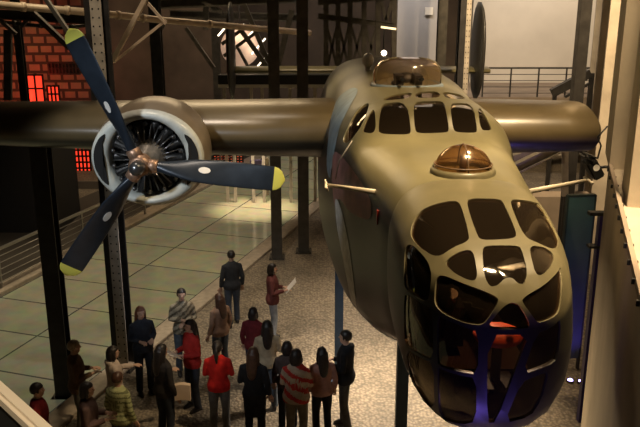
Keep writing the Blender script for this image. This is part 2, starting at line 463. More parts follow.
# ---- fuselage skin behind the nose with cockpit glazing cut in
a5 = (310, 40)
BP = [trace(z, *a5, space='body') for z in (
 [(238,230),(255,214),(326,213),(342,310),(333,322),(245,320),(230,308)],
 [(348,225),(360,210),(441,208),(454,222),(468,305),(458,316),(365,318),(353,306)],
 [(470,225),(482,214),(546,218),(562,310),(550,316),(490,314),(480,302)],
 [(203,247),(219,233),(224,300),(212,318),(181,313),(179,300)],
 [(107,345),(150,250),(185,218),(204,214),(178,290),(132,350)],
 [(562,233),(573,233),(610,300),(600,308),(572,306)],
 [(245,202),(275,188),(345,178),(338,199),(255,207)],
 [(355,178),(430,175),(440,197),(352,199)],
 [(442,176),(500,184),(528,202),(455,200)])]
gp = []; ge = []
Ys = sorted(set([YJ+.04*0] + [5.75+.15*i for i in range(11)] + [7.3+.06*i for i in range(20)] + [8.6+.3*i for i in range(16)] + [13.6+.8*i for i in range(14)] + [24.6]))
Ys = [y for y in Ys if y <= 24.61]
for y in Ys:
    for k in range(NB+1): gp.append((y, -PI+2*PI*k/NB))
nY = len(Ys)
for i in range(nY-1):
    ge.append((i*(NB+1), (i+1)*(NB+1))); ge.append((i*(NB+1)+NB, (i+1)*(NB+1)+NB))
for k in range(NB):
    ge.append((k, k+1)); ge.append(((nY-1)*(NB+1)+k, (nY-1)*(NB+1)+k+1))
parts = cdt_split(gp, ge, BP, lambda v, off: body_pt(v.x, v.y, off*min(1, max(0, (v.x-YJ)*8))))
bm = parts.pop(-1); bmesh.ops.remove_doubles(bm, verts=bm.verts[:], dist=1e-4)
AXIS = lambda c: Vector((XC, c.y, f_zc(c.y)))
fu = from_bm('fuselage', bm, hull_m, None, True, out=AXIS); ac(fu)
fu.data.materials.append(MATS['inner_dark']); sm = fu.modifiers.new('thick', 'SOLIDIFY'); sm.thickness = .03; sm.offset = -1; sm.material_offset = 1; sm.material_offset_rim = 0
crisp(fu)
for k, bm in sorted(parts.items()):
    o = from_bm('cockpit_pane', bm, screen_glass, None, True, out=AXIS); ac(o)
# bulkhead inside, deck, bombardier cushion and sight
bm = bmesh.new()
ring = [body_pt(6.25, 2*PI*k/40, -.05) for k in range(40)]
bm.faces.new([bm.verts.new(p) for p in ring])
o = from_bm('bulkhead', bm, black_m); ac(o)
sm = o.modifiers.new('thick', 'SOLIDIFY'); sm.thickness = .02
bm = bmesh.new(); ring = [body_pt(8.9, 2*PI*k/40, -.05) for k in range(40)]
bm.faces.new([bm.verts.new(p) for p in ring])
o = from_bm('bulkhead', bm, black_m); ac(o)
sm = o.modifiers.new('thick', 'SOLIDIFY'); sm.thickness = .02
bm = bmesh.new(); box_bm(bm, (XC, 5.45, 4.28), (.62, 1.3, .03)); o = from_bm('nose_deck', bm, mat('deck_brown', (.025, .013, .008), .7)); ac(o)
p = at_depth(498, 335, 5.0)
bm = bmesh.new(); ellipsoid_bm(bm, p, (.165, .15, .065), 24, 12); cu = from_bm('bombardier_cushion', bm, seat_red, None, True); cu['label'] = 'orange red round cushion seen through the nose glass'; ac(cu)
bm = bmesh.new(); tube_bm(bm, [(p.x, p.y, 4.29), (p.x, p.y, p.z-.03)], .035, 12); box_bm(bm, (p.x, p.y, 4.31), (.25, .25, .03)); o = from_bm('cushion_pedestal', bm, black_m); ac(o)
bm = bmesh.new(); box_bm(bm, (.92, 5.1, 4.52), (.22, .2, .3)); tube_bm(bm, [(.92, 5.05, 4.66), (.92, 4.95, 4.8)], [.06, .045], 12); o = from_bm('bombsight', bm, mat('instrument_grey', (.03, .03, .033), .4, .5)); ac(o)

# ---- astrodome
pd = Vector((XC, 5.98, f_zt(5.98)))
bm = bmesh.new(); lathe_bm(bm, [(-.05, .265), (.02, .262), (.045, .25), (.05, .235), (.03, .225), (-.05, .225)], pd, 'Z', 40); ar = from_bm('astrodome_ring', bm, frame_m, None, True); ac(ar)
bm = bmesh.new(); ellipsoid_bm(bm, pd+Vector((0, 0, .03)), (.228, .228, .20), 36, 12, half=1); ad = from_bm('astrodome', bm, amber_glass, None, True); ac(ad)
bm = bmesh.new()
tube_bm(bm, [pd+Vector((0, .23*math.cos(t), .03+.202*math.sin(t))) for t in np.linspace(0, PI, 17)], .006, 6)
tube_bm(bm, [pd+Vector((.231*math.cos(t), .231*math.sin(t), .075)) for t in np.linspace(0, 2*PI, 37)], .006, 6)
tube_bm(bm, [pd+Vector((0, 0, -.05)), pd+Vector((0, 0, .14))], .03, 8)
o = from_bm('astrodome_rib', bm, mat('rib_brown', (.12, .07, .035), .5), None, True); ac(o)

# ---- dorsal turret
pt = Vector((XC, 10.15, 5.70))
bm = bmesh.new(); lathe_bm(bm, [(-.22, .50), (-.06, .49), (-.02, .475), (0, .45), (-.04, .43), (-.2, .43)], pt, 'Z', 48); o = from_bm('turret_ring', bm, mat('ring_bluegrey', (.20, .25, .29), .35, .2), None, True); ac(o)
bm = bmesh.new(); lathe_bm(bm, [(-.03, .445), (.10, .452), (.2, .43), (.27, .375), (.305, .28), (.32, .15), (.324, .02)], pt, 'Z', 48); td = from_bm('turret_dome', bm, turret_glass, None, True); ac(td)
bm = bmesh.new()
for sx in (-1, 1):
    tube_bm(bm, [pt+Vector((sx*.12, -.25, .06)), pt+Vector((sx*.12, -.62, .10))], .022, 8)
    box_bm(bm, pt+Vector((sx*.12, -.08, .05)), (.1, .4, .12))
ellipsoid_bm(bm, pt+Vector((0, .12, .0)), (.16, .14, .12), 16, 8)
o = from_bm('turret_guns', bm, black_m); ac(o)
bm = bmesh.new()
for a in (20, 160):
    bm = bmesh.new(); tube_bm(bm, [pt+Vector((math.cos(R(a))*r*1.005, -math.sin(R(a))*r*1.005, h)) for h, r in [(-.03, .445), (.10, .452), (.2, .43), (.27, .375), (.305, .28), (.322, .15)]], .008, 6)
    o = from_bm('turret_frame', bm, frame_m, None, True); ac(o)
# loop aerial housing behind the turret
bm = bmesh.new(); q = at_y(368, 60, 11.4)
ellipsoid_bm(bm, q, (.085, .16, .105), 18, 10); tube_bm(bm, [q, (q.x, q.y, f_zt(11.4)-.25)], [.04, .05], 10); o = from_bm('aerial_housing', bm, mat('aerial_cream', (.55, .50, .42), .4), None, True); ac(o)

# ---- wings
def airfoil(n=20):
    out = []
    for k in range(2*n):
        a = 2*PI*k/(2*n); x = .5*(1+math.cos(a)); yt = 5*(.2969*math.sqrt(max(x, 0))-.1260*x-.3516*x*x+.2843*x**3-.1015*x**4)
        out.append((x, yt*(1 if a <= PI else -.95)))
    return out
AF = airfoil()
def wing(name, stations):
    bm = bmesh.new(); rings = []
    for X, Y0, ch, z, t in stations:
        rings.append([Vector((X, Y0+x*ch, z+y*t*1.0)) for x, y in AF])
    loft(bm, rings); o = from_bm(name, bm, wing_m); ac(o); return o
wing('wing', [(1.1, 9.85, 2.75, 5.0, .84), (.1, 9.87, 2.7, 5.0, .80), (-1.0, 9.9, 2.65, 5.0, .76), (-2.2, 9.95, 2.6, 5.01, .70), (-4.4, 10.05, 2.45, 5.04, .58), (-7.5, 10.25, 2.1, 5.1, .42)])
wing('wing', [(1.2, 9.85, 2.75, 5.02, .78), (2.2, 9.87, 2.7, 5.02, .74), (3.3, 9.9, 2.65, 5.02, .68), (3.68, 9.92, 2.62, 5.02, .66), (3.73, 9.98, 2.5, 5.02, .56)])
# ---- tail
bm = bmesh.new(); loft(bm, [[Vector((X, 23.0+x*1.6, 4.62+y*.2)) for x, y in AF] for X in (-2.8, 1.15, 5.1)]); o = from_bm('tailplane', bm, olive); ac(o)
for X in (-2.65, 4.72):
    bm = bmesh.new(); rings = []
    for dz in np.linspace(-1.0, 1, 15):
        k = math.sqrt(max(.02, 1-dz*dz)); ch = 2.0*k**.7
        rings.append([Vector((X+y*.22*k, 22.3+1.0-ch*.5+x*ch, 5.2+dz*1.42)) for x, y in AF])
    loft(bm, rings); o = from_bm('tail_fin', bm, mat('fin_dark', (.03, .028, .024), .4)); ac(o)

# ---- engine nacelle
EC = Vector((-2.14, 9.2, 4.86)); ex, ez = 1.04, .97
def oval_rings(prof, n=56):
    return [[EC+Vector((rx*math.cos(2*PI*k/n), y, rz*math.sin(2*PI*k/n))) for k in range(n)] for y, rx, rz in prof]
bm = bmesh.new(); loft(bm, oval_rings([(1.9, .12, .12), (1.5, .36, .36), (1.15, .55, .55), (.98, .60, .59), (.97, .665, .65), (.7, .71, .69), (.4, .72, .685), (.22, .712, .655), (.10, .70, .605)]), True, False, False)
na = from_bm('engine_nacelle', bm, cowl_m, None, True); ac(na)
def sub(o, par):
    # sub-parts share the world frame of their part (part meshes are in world coordinates)
    o.parent = par; o.matrix_parent_inverse = Matrix.Identity(4); return o
bm = bmesh.new(); loft(bm, oval_rings([(.10, .70, .605), (.03, .69, .585), (.0, .665, .562), (-.012, .61, .535), (0., .525, .512), (.04, .485, .488), (.25, .47, .475)]), True, False, False)
o = from_bm('cowl_lip', bm, cowl_grey, None, True); sub(o, na)
for sgn in (-1, 1):   # side intakes in the lip
    bm = bmesh.new(); inner = []; outer = []
    for t in np.linspace(-1, 1, 21):
        a = t*R(36) + (0 if sgn > 0 else PI)
        k = math.sqrt(max(0, 1-abs(t)**3))
        for lst, rr in ((outer, .60+.048*k), (inner, .60-.042*k)):
            e = (rr-.47)/.2; lst.append(EC+Vector((rr*math.cos(a), -.022+(.012 if rr > .63 else 0)+(.01 if rr < .56 else 0), (.47+e*.09 if True else rr)*math.sin(a)*1.02)))
    bm.faces.new([bm.verts.new(p) for p in outer+inner[::-1]][:])
    bmesh.ops.triangulate(bm, faces=bm.faces[:])
    o = from_bm('cowl_intake', bm, mat('intake_black', (.008, .008, .008), .8)); sub(o, na)
    sm = o.modifiers.new('thick', 'SOLIDIFY'); sm.thickness = .012
ex = ez = .98
bm = bmesh.new(); lathe_bm(bm, [(.3, .5), (.3, .3), (.3, .01)], EC, 'Y', 40, ex, ez); o = from_bm('firewall', bm, black_m); sub(o, na)
bm = bmesh.new()
for k in range(14):
    a = 2*PI*k/14; d = Vector((math.cos(a), 0, math.sin(a))); yy = EC.y+.10+(.10 if k % 2 else 0)
    pts = [Vector((EC.x, yy, EC.z))+d*r for r in np.linspace(.18, .45, 12)]
    tube_bm(bm, pts, [.055 if i % 2 else .068 for i in range(12)], 10)
o = from_bm('cylinder_bank', bm, engine_m, None, True); sub(o, na)
bm = bmesh.new()
for k in range(28):
    a = 2*PI*(k+.25)/28; d = Vector((math.cos(a), 0, math.sin(a)))
    tube_bm(bm, [EC+Vector((0, -.0, 0))+d*.15, EC+Vector((0, .05, 0))+d*.43], .009, 6)
for k in range(14):
    a = 2*PI*(k+.5)/14; d = Vector((math.cos(a), 0, math.sin(a)))
    ellipsoid_bm(bm, EC+Vector((0, .05, 0))+d*.43, (.03, .03, .03), 8, 6)
o = from_bm('pushrods', bm, mat('rod_silver', (.16, .16, .16), .3, .8), None, True); sub(o, na)
bm = bmesh.new(); lathe_bm(bm, [(.3, .24), (.08, .24), (.02, .215), (-.02, .19), (-.10, .16), (-.16, .12), (-.22, .1)], EC, 'Y', 32); o = from_bm('crankcase', bm, engine_g, None, True); sub(o, na)
bm = bmesh.new(); lathe_bm(bm, [(.25, .47), (.3, .5), (.25, .49)], EC, 'Y', 40, ex, ez); bm.free()

# ---- propeller
HB = Vector((-2.14, 8.86, 4.86)); PR = 1.73
bm = bmesh.new()
lathe_bm(bm, [(.14, .10), (.10, .125), (-.06, .13), (-.09, .10), (-.10, .07)], HB, 'Y', 24)
for a in (-6, 114, 234):
    d = Vector((math.cos(R(a)), 0, math.sin(R(a)))); tube_bm(bm, [HB+d*.08, HB+d*.2, HB+d*.21], [.085, .085, .07], 16)
pr = from_bm('propeller_hub', bm, brass, None, True); ac(pr)
bm = bmesh.new(); lathe_bm(bm, [(-.08, .085), (-.2, .085), (-.24, .078), (-.27, .055), (-.285, .02), (-.286, .001)], HB, 'Y', 24); o = from_bm('hub_dome', bm, steel_hub, None, True); sub(o, pr)
for a in (-6, 114, 234):
    d = Vector((math.cos(R(a)), 0, math.sin(R(a)))); tdir = Vector((-d.z, 0, d.x)); fwd = Vector((0, 1, 0))
    st = []; Ns = 34
    for i in range(Ns+1):
        s = .17+(PR-.17)*i/Ns; q = (s-.17)/(PR-.17)
        c = .12 + .20*min(1, max(0, (q-.02)/.28))**.8
        if q > .5: c *= 1-.10*(q-.5)/.5
        if s > PR-.16: c *= math.sqrt(max(.0, 1-((s-PR+.16)/.1605)**2))
        c = max(c, .012)
        th = max(.012, .11*(1-q)**2.2+.018) if c > .05 else .006
        th = min(th, c)
        tw = R(58-38*min(1, q*1.15)); st.append((s, c, th, tw))
    rings = []
    for s, c, th, tw in st:
        row = []
        ca = tdir*math.cos(tw)+fwd*math.sin(tw); na_ = -tdir*math.sin(tw)+fwd*math.cos(tw)
        for k in range(20):
            an = 2*PI*k/20; row.append(HB+d*s+ca*(c/2*math.cos(an))+na_*(th/2*math.sin(an)))
        rings.append(row)
    bm = bmesh.new(); V = loft(bm, rings)
    bm.faces.ensure_lookup_table()
    for f in bm.faces:
        cc = f.calc_center_median(); 
        if (cc-HB).dot(d) > PR-.155: f.material_index = 1
    o = from_bm('blade', bm, [navy, yellow]); o['label'] = 'dark navy blade with yellow tip and white oval decal'; sub(o, pr)
    # white oval maker's plate lying on the front of the blade
    s0 = .78; i0 = int((s0-.17)/(PR-.17)*Ns); s, c, th, tw = st[i0]
    ca = tdir*math.cos(tw)+fwd*math.sin(tw); na_ = -tdir*math.sin(tw)+fwd*math.cos(tw)
    if na_.y > 0: na_ = -na_
    bm = bmesh.new(); vs = [bm.verts.new(HB+d*(s+.072*math.cos(2*PI*k/24))+ca*(.042*math.sin(2*PI*k/24))+na_*(th/2+.006)) for k in range(24)]
    bm.faces.new(vs); e = bmesh.ops.extrude_face_region(bm, geom=bm.faces[:])
    bmesh.ops.translate(bm, verts=[v for v in e['geom'] if isinstance(v, bmesh.types.BMVert)], vec=na_*-.012)
    o2 = from_bm('oval_decal', bm, white_m); sub(o2, pr)

# ---- pitot tubes each side of the nose
for sx, tip in ((-1, (326, 185)), (1, (588, 180))):
    root = hit(376, 192) if sx < 0 else Vector((2*XC-hit(376, 192).x, hit(376, 192).y, hit(376, 192).z))
    tp = at_depth(*tip, 7.05 if sx < 0 else 6.9); tp.z = max(tp.z, root.z-.1)
    bm = bmesh.new(); mid = root.lerp(tp, .97)
    tube_bm(bm, [root, mid], [(.013, .024), (.010, .017)], 10)
    tube_bm(bm, [tp+Vector((0, -.12, 0)), tp+Vector((0, .1, 0))], .014, 8)
    tube_bm(bm, [tp+Vector((-.01, .02, .05)), tp+Vector((.02, 0, -.06))], .008, 6)
    o = from_bm('pitot_mast', bm, mat('mast_cream', (.55, .48, .36), .4), None, True); ac(o)
bm = bmesh.new(); q = hit(346, 160)
tube_bm(bm, [hit(352, 140)+Vector((-.0, -.04, .0)), q+Vector((-.07, -.03, .0)), hit(340, 178)+Vector((-.05, -.03, 0))], .008, 6)
o = from_bm('aerial_wire', bm, steel_pale, None, True); ac(o)

# ---- painted figure on the flank, laid on the skin
def art(name, px, m, off):
    P = chaikin([tuple(p) for p in px], 2); cx = sum(p[0] for p in P)/len(P); cy = sum(p[1] for p in P)/len(P)
    uv = [to_body(hit_toward(x, y, cx, cy)) for x, y in P]
    pts = list(uv); eds = [(i, (i+1) % len(uv)) for i in range(len(uv))]
    a0, a1_ = min(p[0] for p in uv), max(p[0] for p in uv); b0, b1 = min(p[1] for p in uv), max(p[1] for p in uv)
    y = a0
    while y < a1_:
        f = b0
        while f < b1:
            if inpoly(y, f, uv): pts.append((y, f))
            f += .04
        y += .08
    vo, eo, fo, *_ = delaunay_2d_cdt([Vector(p) for p in pts], eds, [], 0, 1e-5)
    bm = bmesh.new(); vm = [bm.verts.new(body_pt(v.x, v.y, off)) for v in vo]
    for f in fo:
        c = sum((vo[i] for i in f), Vector((0, 0)))/len(f)
        if inpoly(c.x, c.y, uv): bm.faces.new([vm[i] for i in f])
    o = from_bm(name, bm, m, None, True); ac(o); return o
o = art('painted_figure', [(331,120),(338,98),(352,88),(360,90),(350,108),(340,128),(334,160),(331,182),(327,165)], blue_art, .016); o['label'] = 'blue grey painted figure on the flank'
o = art('painted_figure', [(334,150),(345,158),(372,196),(374,222),(352,214),(340,196),(336,210),(333,180)], pink_art, .017); o['label'] = 'rose brown painted patch on the flank'
o = art('painted_figure', [(336,196),(342,205),(350,240),(355,280),(359,322),(352,300),(345,262),(338,225)], pale_art, .018); o['label'] = 'pale painted streak on the flank'
# red beacon lamp on the flank
bm = bmesh.new(); q = hit(379, 217); box_bm(bm, q+Vector((-.005, 0, 0)), (.03, .05, .12)); o = from_bm('flank_lamp', bm, mat('lamp_red', (.25, .02, .01), .3)); ac(o)

# ================================================================== SETTING
def struct(o): o['kind'] = 'structure'; return o
floor_m = cobble_mat('cobbles')
bm = bmesh.new(); box_bm(bm, (0, 16, -.1), (44, 46, .2)); struct(from_bm('floor', bm, floor_m))
# lit glass floor panels: a raised sheet of big translucent squares in a dark grid
C0, C1 = -12.1, -7.75
tile_m = brick_mat('floor_glass', (.30, .27, .15), (.25, .24, .14), (.06, .06, .045), 1, 2.15, 1.5, .022, .11, .6, .25, 0, .35, .15)
# brick texture shifted per row is avoided by zero offset
for n in tile_m.node_tree.nodes:
    if n.type == 'TEX_BRICK': n.offset = 0
o = one_box('floor_glass_panels', G((C0+C1)/2, 18, .012), (C1-C0, 42, .03), tile_m, None, -GA); struct(o)
o = one_box('trim_1', G(C1+.22, 18, .03), (.42, 42, .07), kerb_m, None, -GA, .01); struct(o)
o = one_box('trim_2', G(C0-.25, 18, .05), (.5, 42, .14), kerb_m, None, -GA, .01); struct(o)
o = one_box('trim_3', G(C0-2.0, 18, .02), (3.0, 42, .05), mat('path_dark', (.06, .05, .04), .8), None, -GA); struct(o)

# walls
brick_dark = brick_mat('wall_blocks', (.30, .17, .10), (.20, .11, .06), (.05, .035, .025), 1, .62, .42, .07, .85, .3, .6, 0, .4, 0, 'Object', R(90))
bm = bmesh.new(); box_bm(bm, (-16.85, 36.2, 6), (14.3, .4, 12)); struct(from_bm('wall_back', bm, brick_dark))
bm = bmesh.new(); box_bm(bm, (-1.7, 36.2, 6), (16, .4, 12)); struct(from_bm('wall_back_plaster', bm, mat('plaster_brown', (.08, .058, .044), .85, 0, .3, .8)))
bm = bmesh.new(); box_bm(bm, (-18.2, 16, 6), (.4, 40, 12)); struct(from_bm('wall_left', bm, blackwall))
bm = bmesh.new(); box_bm(bm, (0, -3.2, 6), (44, .4, 12)); struct(from_bm('wall_front', bm, concrete_d))
bm = bmesh.new(); box_bm(bm, (0, 16, 12.1), (44, 42, .2)); struct(from_bm('ceiling', bm, mat('ceiling_dark', (.03, .028, .026), .9)))
# pale lit wall behind the gallery on the right
p0 = at_y(483, 40, 34); p1 = at_y(577, 40, 34)
bm = bmesh.new(); box_bm(bm, ((p0.x+p1.x)/2+.1, 34.2, 7), (p1.x-p0.x+1.2, .4, 10)); struct(from_bm('wall_gallery', bm, plaster))
p0 = at_y(397, 40, 30); p1 = at_y(439, 40, 30)
bm = bmesh.new(); box_bm(bm, ((p0.x+p1.x)/2, 30.2, 6), (p1.x-p0.x, .3, 12)); struct(from_bm('wall_panel', bm, plaster_g))
o = one_box('trim_4', at_y(429, 11, 29.98), (.3, .05, .28), mat('vent_white', (.7, .66, .6), .6)); struct(o)
# right wall, near block with ledge and piers
B = Vector((2.62, 6.75, 0)); cB, lB = toG(B)
o = one_box('wall_right', G(cB+2.5, lB-2.6, 2.65), (5, 5.2, 5.3), concrete, None, -GA); struct(o)
cp, lp = toG(at_z(609, 169, 5.3))
cq, lq = toG(at_z(627, 207, 5.3))
o = one_box('wall_pier', G(cp+.75, lp+.4, 8.65), (1.5, .8, 6.7), concrete, None, -GA); struct(o)
o = one_box('wall_pier', G(cq+.6, lq+.3, 8.65), (1.2, .6, 6.7), concrete, None, -GA); struct(o)
# recessed right wall further on with pilasters
cR, _ = toG(Vector((4.55, 10, 0)))
o = one_box('wall_right_far', G(cR+.25, 27, 6), (.5, 35, 12), concrete, None, -GA); struct(o)
for l, wd in ((19.5, .3), (24, .4), (29.5, .5)):
    o = one_box('wall_pilaster', G(cR-.2, l, 6), (.4, wd, 12), concrete, None, -GA); struct(o)
# clamps along the ledge edge
bm = bmesh.new()
for i in range(14):
    c_ = G(cB+.01, lB-.15-.32*i, 5.31); box_bm(bm, c_, (.06, .02, .03), Matrix.Rotation(-GA, 3, 'Z'))
struct(from_bm('trim_5', bm, black_m))
o = one_box('trim_6', G(cB+.012, lB-2.3, 5.32), (.03, 4.6, .05), concrete_d, None, -GA); struct(o)
# gallery at the back: slab, parapet band
ga = at_y(480, 97, 29); gb = at_y(594, 97, 29)
bm = bmesh.new(); box_bm(bm, ((ga.x+gb.x)/2+.2, 31.5, ga.z-.15), (gb.x-ga.x+1.5, 5.2, .3)); struct(from_bm('floor_gallery', bm, concrete_d))
bm = bmesh.new(); box_bm(bm, ((ga.x+gb.x)/2+.2, 33.2, (ga.z-.3)/2), (gb.x-ga.x+1.5, .3, ga.z-.3)); struct(from_bm('wall_under_gallery', bm, plaster))

# ------------------------------------------------------------------ columns
def column(X, Y, z0, z1, w, m, label, rz=0, group=None, plate=None, name='steel_column'):
    t = thing(name, (X, Y, z0), label, 'column', group, rz)
    bm = bmesh.new(); hbeam_bm(bm, (0, 0, 0), (0, 0, z1-z0), w, w, .03); from_bm('column_shaft', bm, m, t)
    bm = bmesh.new(); box_bm(bm, (0, 0, .015), (w*1.5, w*1.5, .03))
    for a in (-1, 1):
        for b in (-1, 1): tube_bm(bm, [(a*w*.62, b*w*.62, .02), (a*w*.62, b*w*.62, .06)], .018, 6)
    from_bm('base_plate', bm, m, t)
    if plate:
        x0, pw = plate; bm = bmesh.new(); yy = -w/2-.012
        box_bm(bm, (x0, yy, (z1-z0)/2+.05), (pw, .02, z1-z0-.1)); o = from_bm('perforated_plate', bm, steel_pale, t); o['label'] = 'pale perforated plate'
        bm = bmesh.new(); z = .15
        while z < z1-z0-.1:
            for sx in (-.28, .28):
                tube_bm(bm, [(x0+sx*pw, yy-.016, z), (x0+sx*pw, yy-.0, z)], .016, 6)
            z += .14
        h = from_bm('plate_holes', bm, black_m, o)
    return t
column(-4.50, 12.05, 0, 4.84, .27, steel_dark, 'dark steel column under the left wing nearest the left edge')
column(-3.72, 13.1, 0, 11.9, .30, steel_dark, 'tall steel column with pale perforated plate behind the propeller', R(-12), None, (.07, .2))
column(-1.16, 19.4, 0, 11.9, .27, steel_mid, 'left one of two dark steel columns standing close together behind the yellow propeller tip')
column(-.45, 19.9, 0, 11.9, .29, steel_mid, 'right one of two dark steel columns standing close together by the fuselage')
c = at_y(463, 50, 21); column(c.x, 21, 0, 11.9, .28, steel_dark, 'steel column with pale perforated plate right of the gun turret', 0, None, (.08, .13))
c = at_y(441, 50, 26); column(c.x, 26, 0, 11.9, .3, steel_mid, 'dark steel column directly behind the gun turret dome')
c = at_y(216, 50, 33); column(c.x, 33, 0, 11.9, .3, steel_mid, 'steel column in the back hall above the engine cowling')
c = at_y(157, 50, 25); column(c.x, 25, 0, 11.9, .34, steel_dark, 'dark steel column in the back hall above the propeller hub')
c = at_y(21, 60, 24); column(c.x, 24, 0, 11.9, .22, steel_mid, 'thin steel column at the far left in front of the red brick wall')
# props carrying the aircraft
def prop(X, Y, label):
    zt = f_zc(Y) - sup_r(Y, (X-XC)/max(abs(X-XC), 1e-6)*1e-3, -1)
    s = X-XC
    zt = min(f_zc(Y)-sup_r(Y, 0.0001, -1.), 9)
    # underside height at this offset
    lo, hi = f_zb(Y)-.1, f_zc(Y)
    for _ in range(30):
        m_ = (lo+hi)/2
        if inside(Vector((X, Y, m_))): hi = m_
        else: lo = m_
    lo -= .05
    t = thing('support_post', (X, Y, 0), label, 'post', 'blue posts carrying the aircraft')
    bm = bmesh.new(); box_bm(bm, (0, 0, lo/2), (.15, .15, lo)); from_bm('post_shaft', bm, blue_post, t)
    bm = bmesh.new(); box_bm(bm, (0, 0, .02), (.34, .34, .04)); from_bm('post_foot', bm, blue_post, t)
    bm = bmesh.new(); box_bm(bm, (0, 0, lo-.02), (.3, .3, .04)); from_bm('post_head', bm, blue_post, t)
prop(.34, 12.6, 'slim blue post under the fuselage beside the person in black jacket')
prop(1.08, 9.0, 'slim blue post under the fuselage closest to the glazed nose')

# ------------------------------------------------------------------ roof steelwork behind the wing
def truss(name, label, cat, members, m, group=None):
    """members: (kind, (px,py,Y), (px,py,Y), width)"""
    P0 = at_y(*members[0][2]); t = thing(name, P0, label, cat, group)
    for kind, a, b, w in members:
        bm = bmesh.new(); pa, pb = at_y(*a)-P0, at_y(*b)-P0
        if kind == 'pipe': tube_bm(bm, [pa, pb], w/2, 12)
        elif kind == 'chord': hbeam_bm(bm, pa, pb, w, w, w*.14, (0, 0, 1))
        else: beam_bm(bm, pa, pb, w, w*.6)
        from_bm({'pipe': 'pipe_run', 'chord': 'chord', 'brace': 'brace', 'post': 'upright'}[kind], bm, m, t)
    return t
def pipe(label, pts, w, m, name='overhead_pipe'):
    P = [at_y(*p) for p in pts]; bm = bmesh.new(); tube_bm(bm, [p-P[0] for p in P], w/2, 12)
    for a in range(len(P)-1):
        for k in (.3, .7):
            c = P[a].lerp(P[a+1], k)-P[0]; dd = (P[a+1]-P[a]).normalized(); tube_bm(bm, [c-dd*.05, c+dd*.05], w/2*1.25, 12)
    o = from_bm(name, bm, m, None, True); o.location = P[0]; tag(o, label, 'pipe'); return o
pipe('thick pale pipe running across the top above the wing', [(-12, 4, 17), (98, 13, 18.5), (160, 20, 20), (310, 33, 23)], .17, pipe_pale)
pipe('thin pale pipe just under the roof at upper left', [(-5, 21, 22), (60, 28, 22), (100, 24, 22)], .10, steel_mid)
truss('steel_brace', 'pair of pale slanting braces meeting at the perforated column', 'brace', [('brace', (147, -4, 16.5), (112, 62, 16.5), .15), ('brace', (166, 20, 16.7), (114, 62, 16.7), .09), ('brace', (147, 2, 16.6), (166, 24, 16.6), .09)], pipe_pale)
truss('steel_brace', 'dark slanting braces crossing above the upper propeller tip', 'brace', [('brace', (44, -4, 15), (74, 40, 15), .12), ('brace', (30, 10, 20), (70, 48, 20), .2)], steel_mid)
truss('steel_truss', 'dark V braced truss in the upper left corner', 'truss', [('brace', (0, 20, 21), (16, 34, 21), .14), ('brace', (22, 26, 21), (32, 14, 21), .14), ('chord', (-6, 14, 21), (96, 20, 21), .25), ('brace', (8, 30, 21), (8, 100, 21), .2)], steel_mid)
truss('steel_truss', 'dark roof girder with slanting webs above the round lamp', 'truss', [('post', (206, -190, 28.8), (206, 30, 28.8), .2), ('chord', (160, 4, 28.6), (300, -2, 28.6), .35), ('brace', (200, 0, 28.6), (222, 12, 28.6), .2), ('chord', (170, 14, 29.6), (300, 18, 29.6), .3), ('brace', (244, 4, 27.6), (272, 70, 27.6), .26), ('brace', (292, 10, 27.6), (277, 70, 27.6), .2), ('brace', (238, 26, 27.1), (268, 68, 27.1), .25), ('brace', (262, 28, 27.1), (224, 56, 27.1), .2), ('brace', (250, 24, 27.2), (222, 44, 27.2), .2), ('brace', (238, 48, 27.0), (252, 74, 27.0), .16), ('brace', (186, 28, 27.4), (214, 68, 27.4), .2), ('brace', (166, 22, 27.4), (150, 45, 27.4), .2)], steel_mid)
mem = [('chord', (318, 16, 26.6), (396, 26, 26.6), .2), ('chord', (318, 2, 26.6), (396, -4, 26.6), .22)]
for x in (326, 338, 350, 364, 378, 394): mem.append(('post', (x, -185, 26.6), (x, 74, 26.6), .17))
for a, b in ((326, 338), (338, 350), (350, 364), (364, 378)): mem += [('brace', (a, 22, 26.6), (b, 72, 26.6), .09), ('brace', (b, 22, 26.6), (a, 72, 26.6), .09)]
for a, b in ((380, 386), (394, 386)): mem.append(('brace', (a, -4, 26.6), (b, 20, 26.6), .12))
truss('lattice_screen', 'dark cross braced steel lattice behind and left of the turret', 'lattice', mem, steel_mid)
# balcony behind the columns
pa, pb = at_y(219, 79, 25), at_y(338, 80, 25)
t = thing('balcony_beam', (pa.x, 25, pa.z), 'dark balcony beam with pale lower edge behind the two close columns', 'beam')
bm = bmesh.new(); beam_bm(bm, (0, 0, 0), (pb.x-pa.x, 0, 0), .5, .3); from_bm('beam', bm, black_m, t)
bm = bmesh.new(); beam_bm(bm, (0, -.02, -.2), (pb.x-pa.x, -.02, -.2), .5, .1); o = from_bm('beam_edge', bm, plaster, t); o['label'] = 'pale lower edge'
for x in (224, 232, 251, 262, 290, 315):
    q = at_y(x, 84, 25); bm = bmesh.new(); beam_bm(bm, (q.x-pa.x, 0, -.25), (q.x-pa.x, 0, -pa.z+.0), .1, .1); from_bm('beam_leg', bm, steel_pale, t)
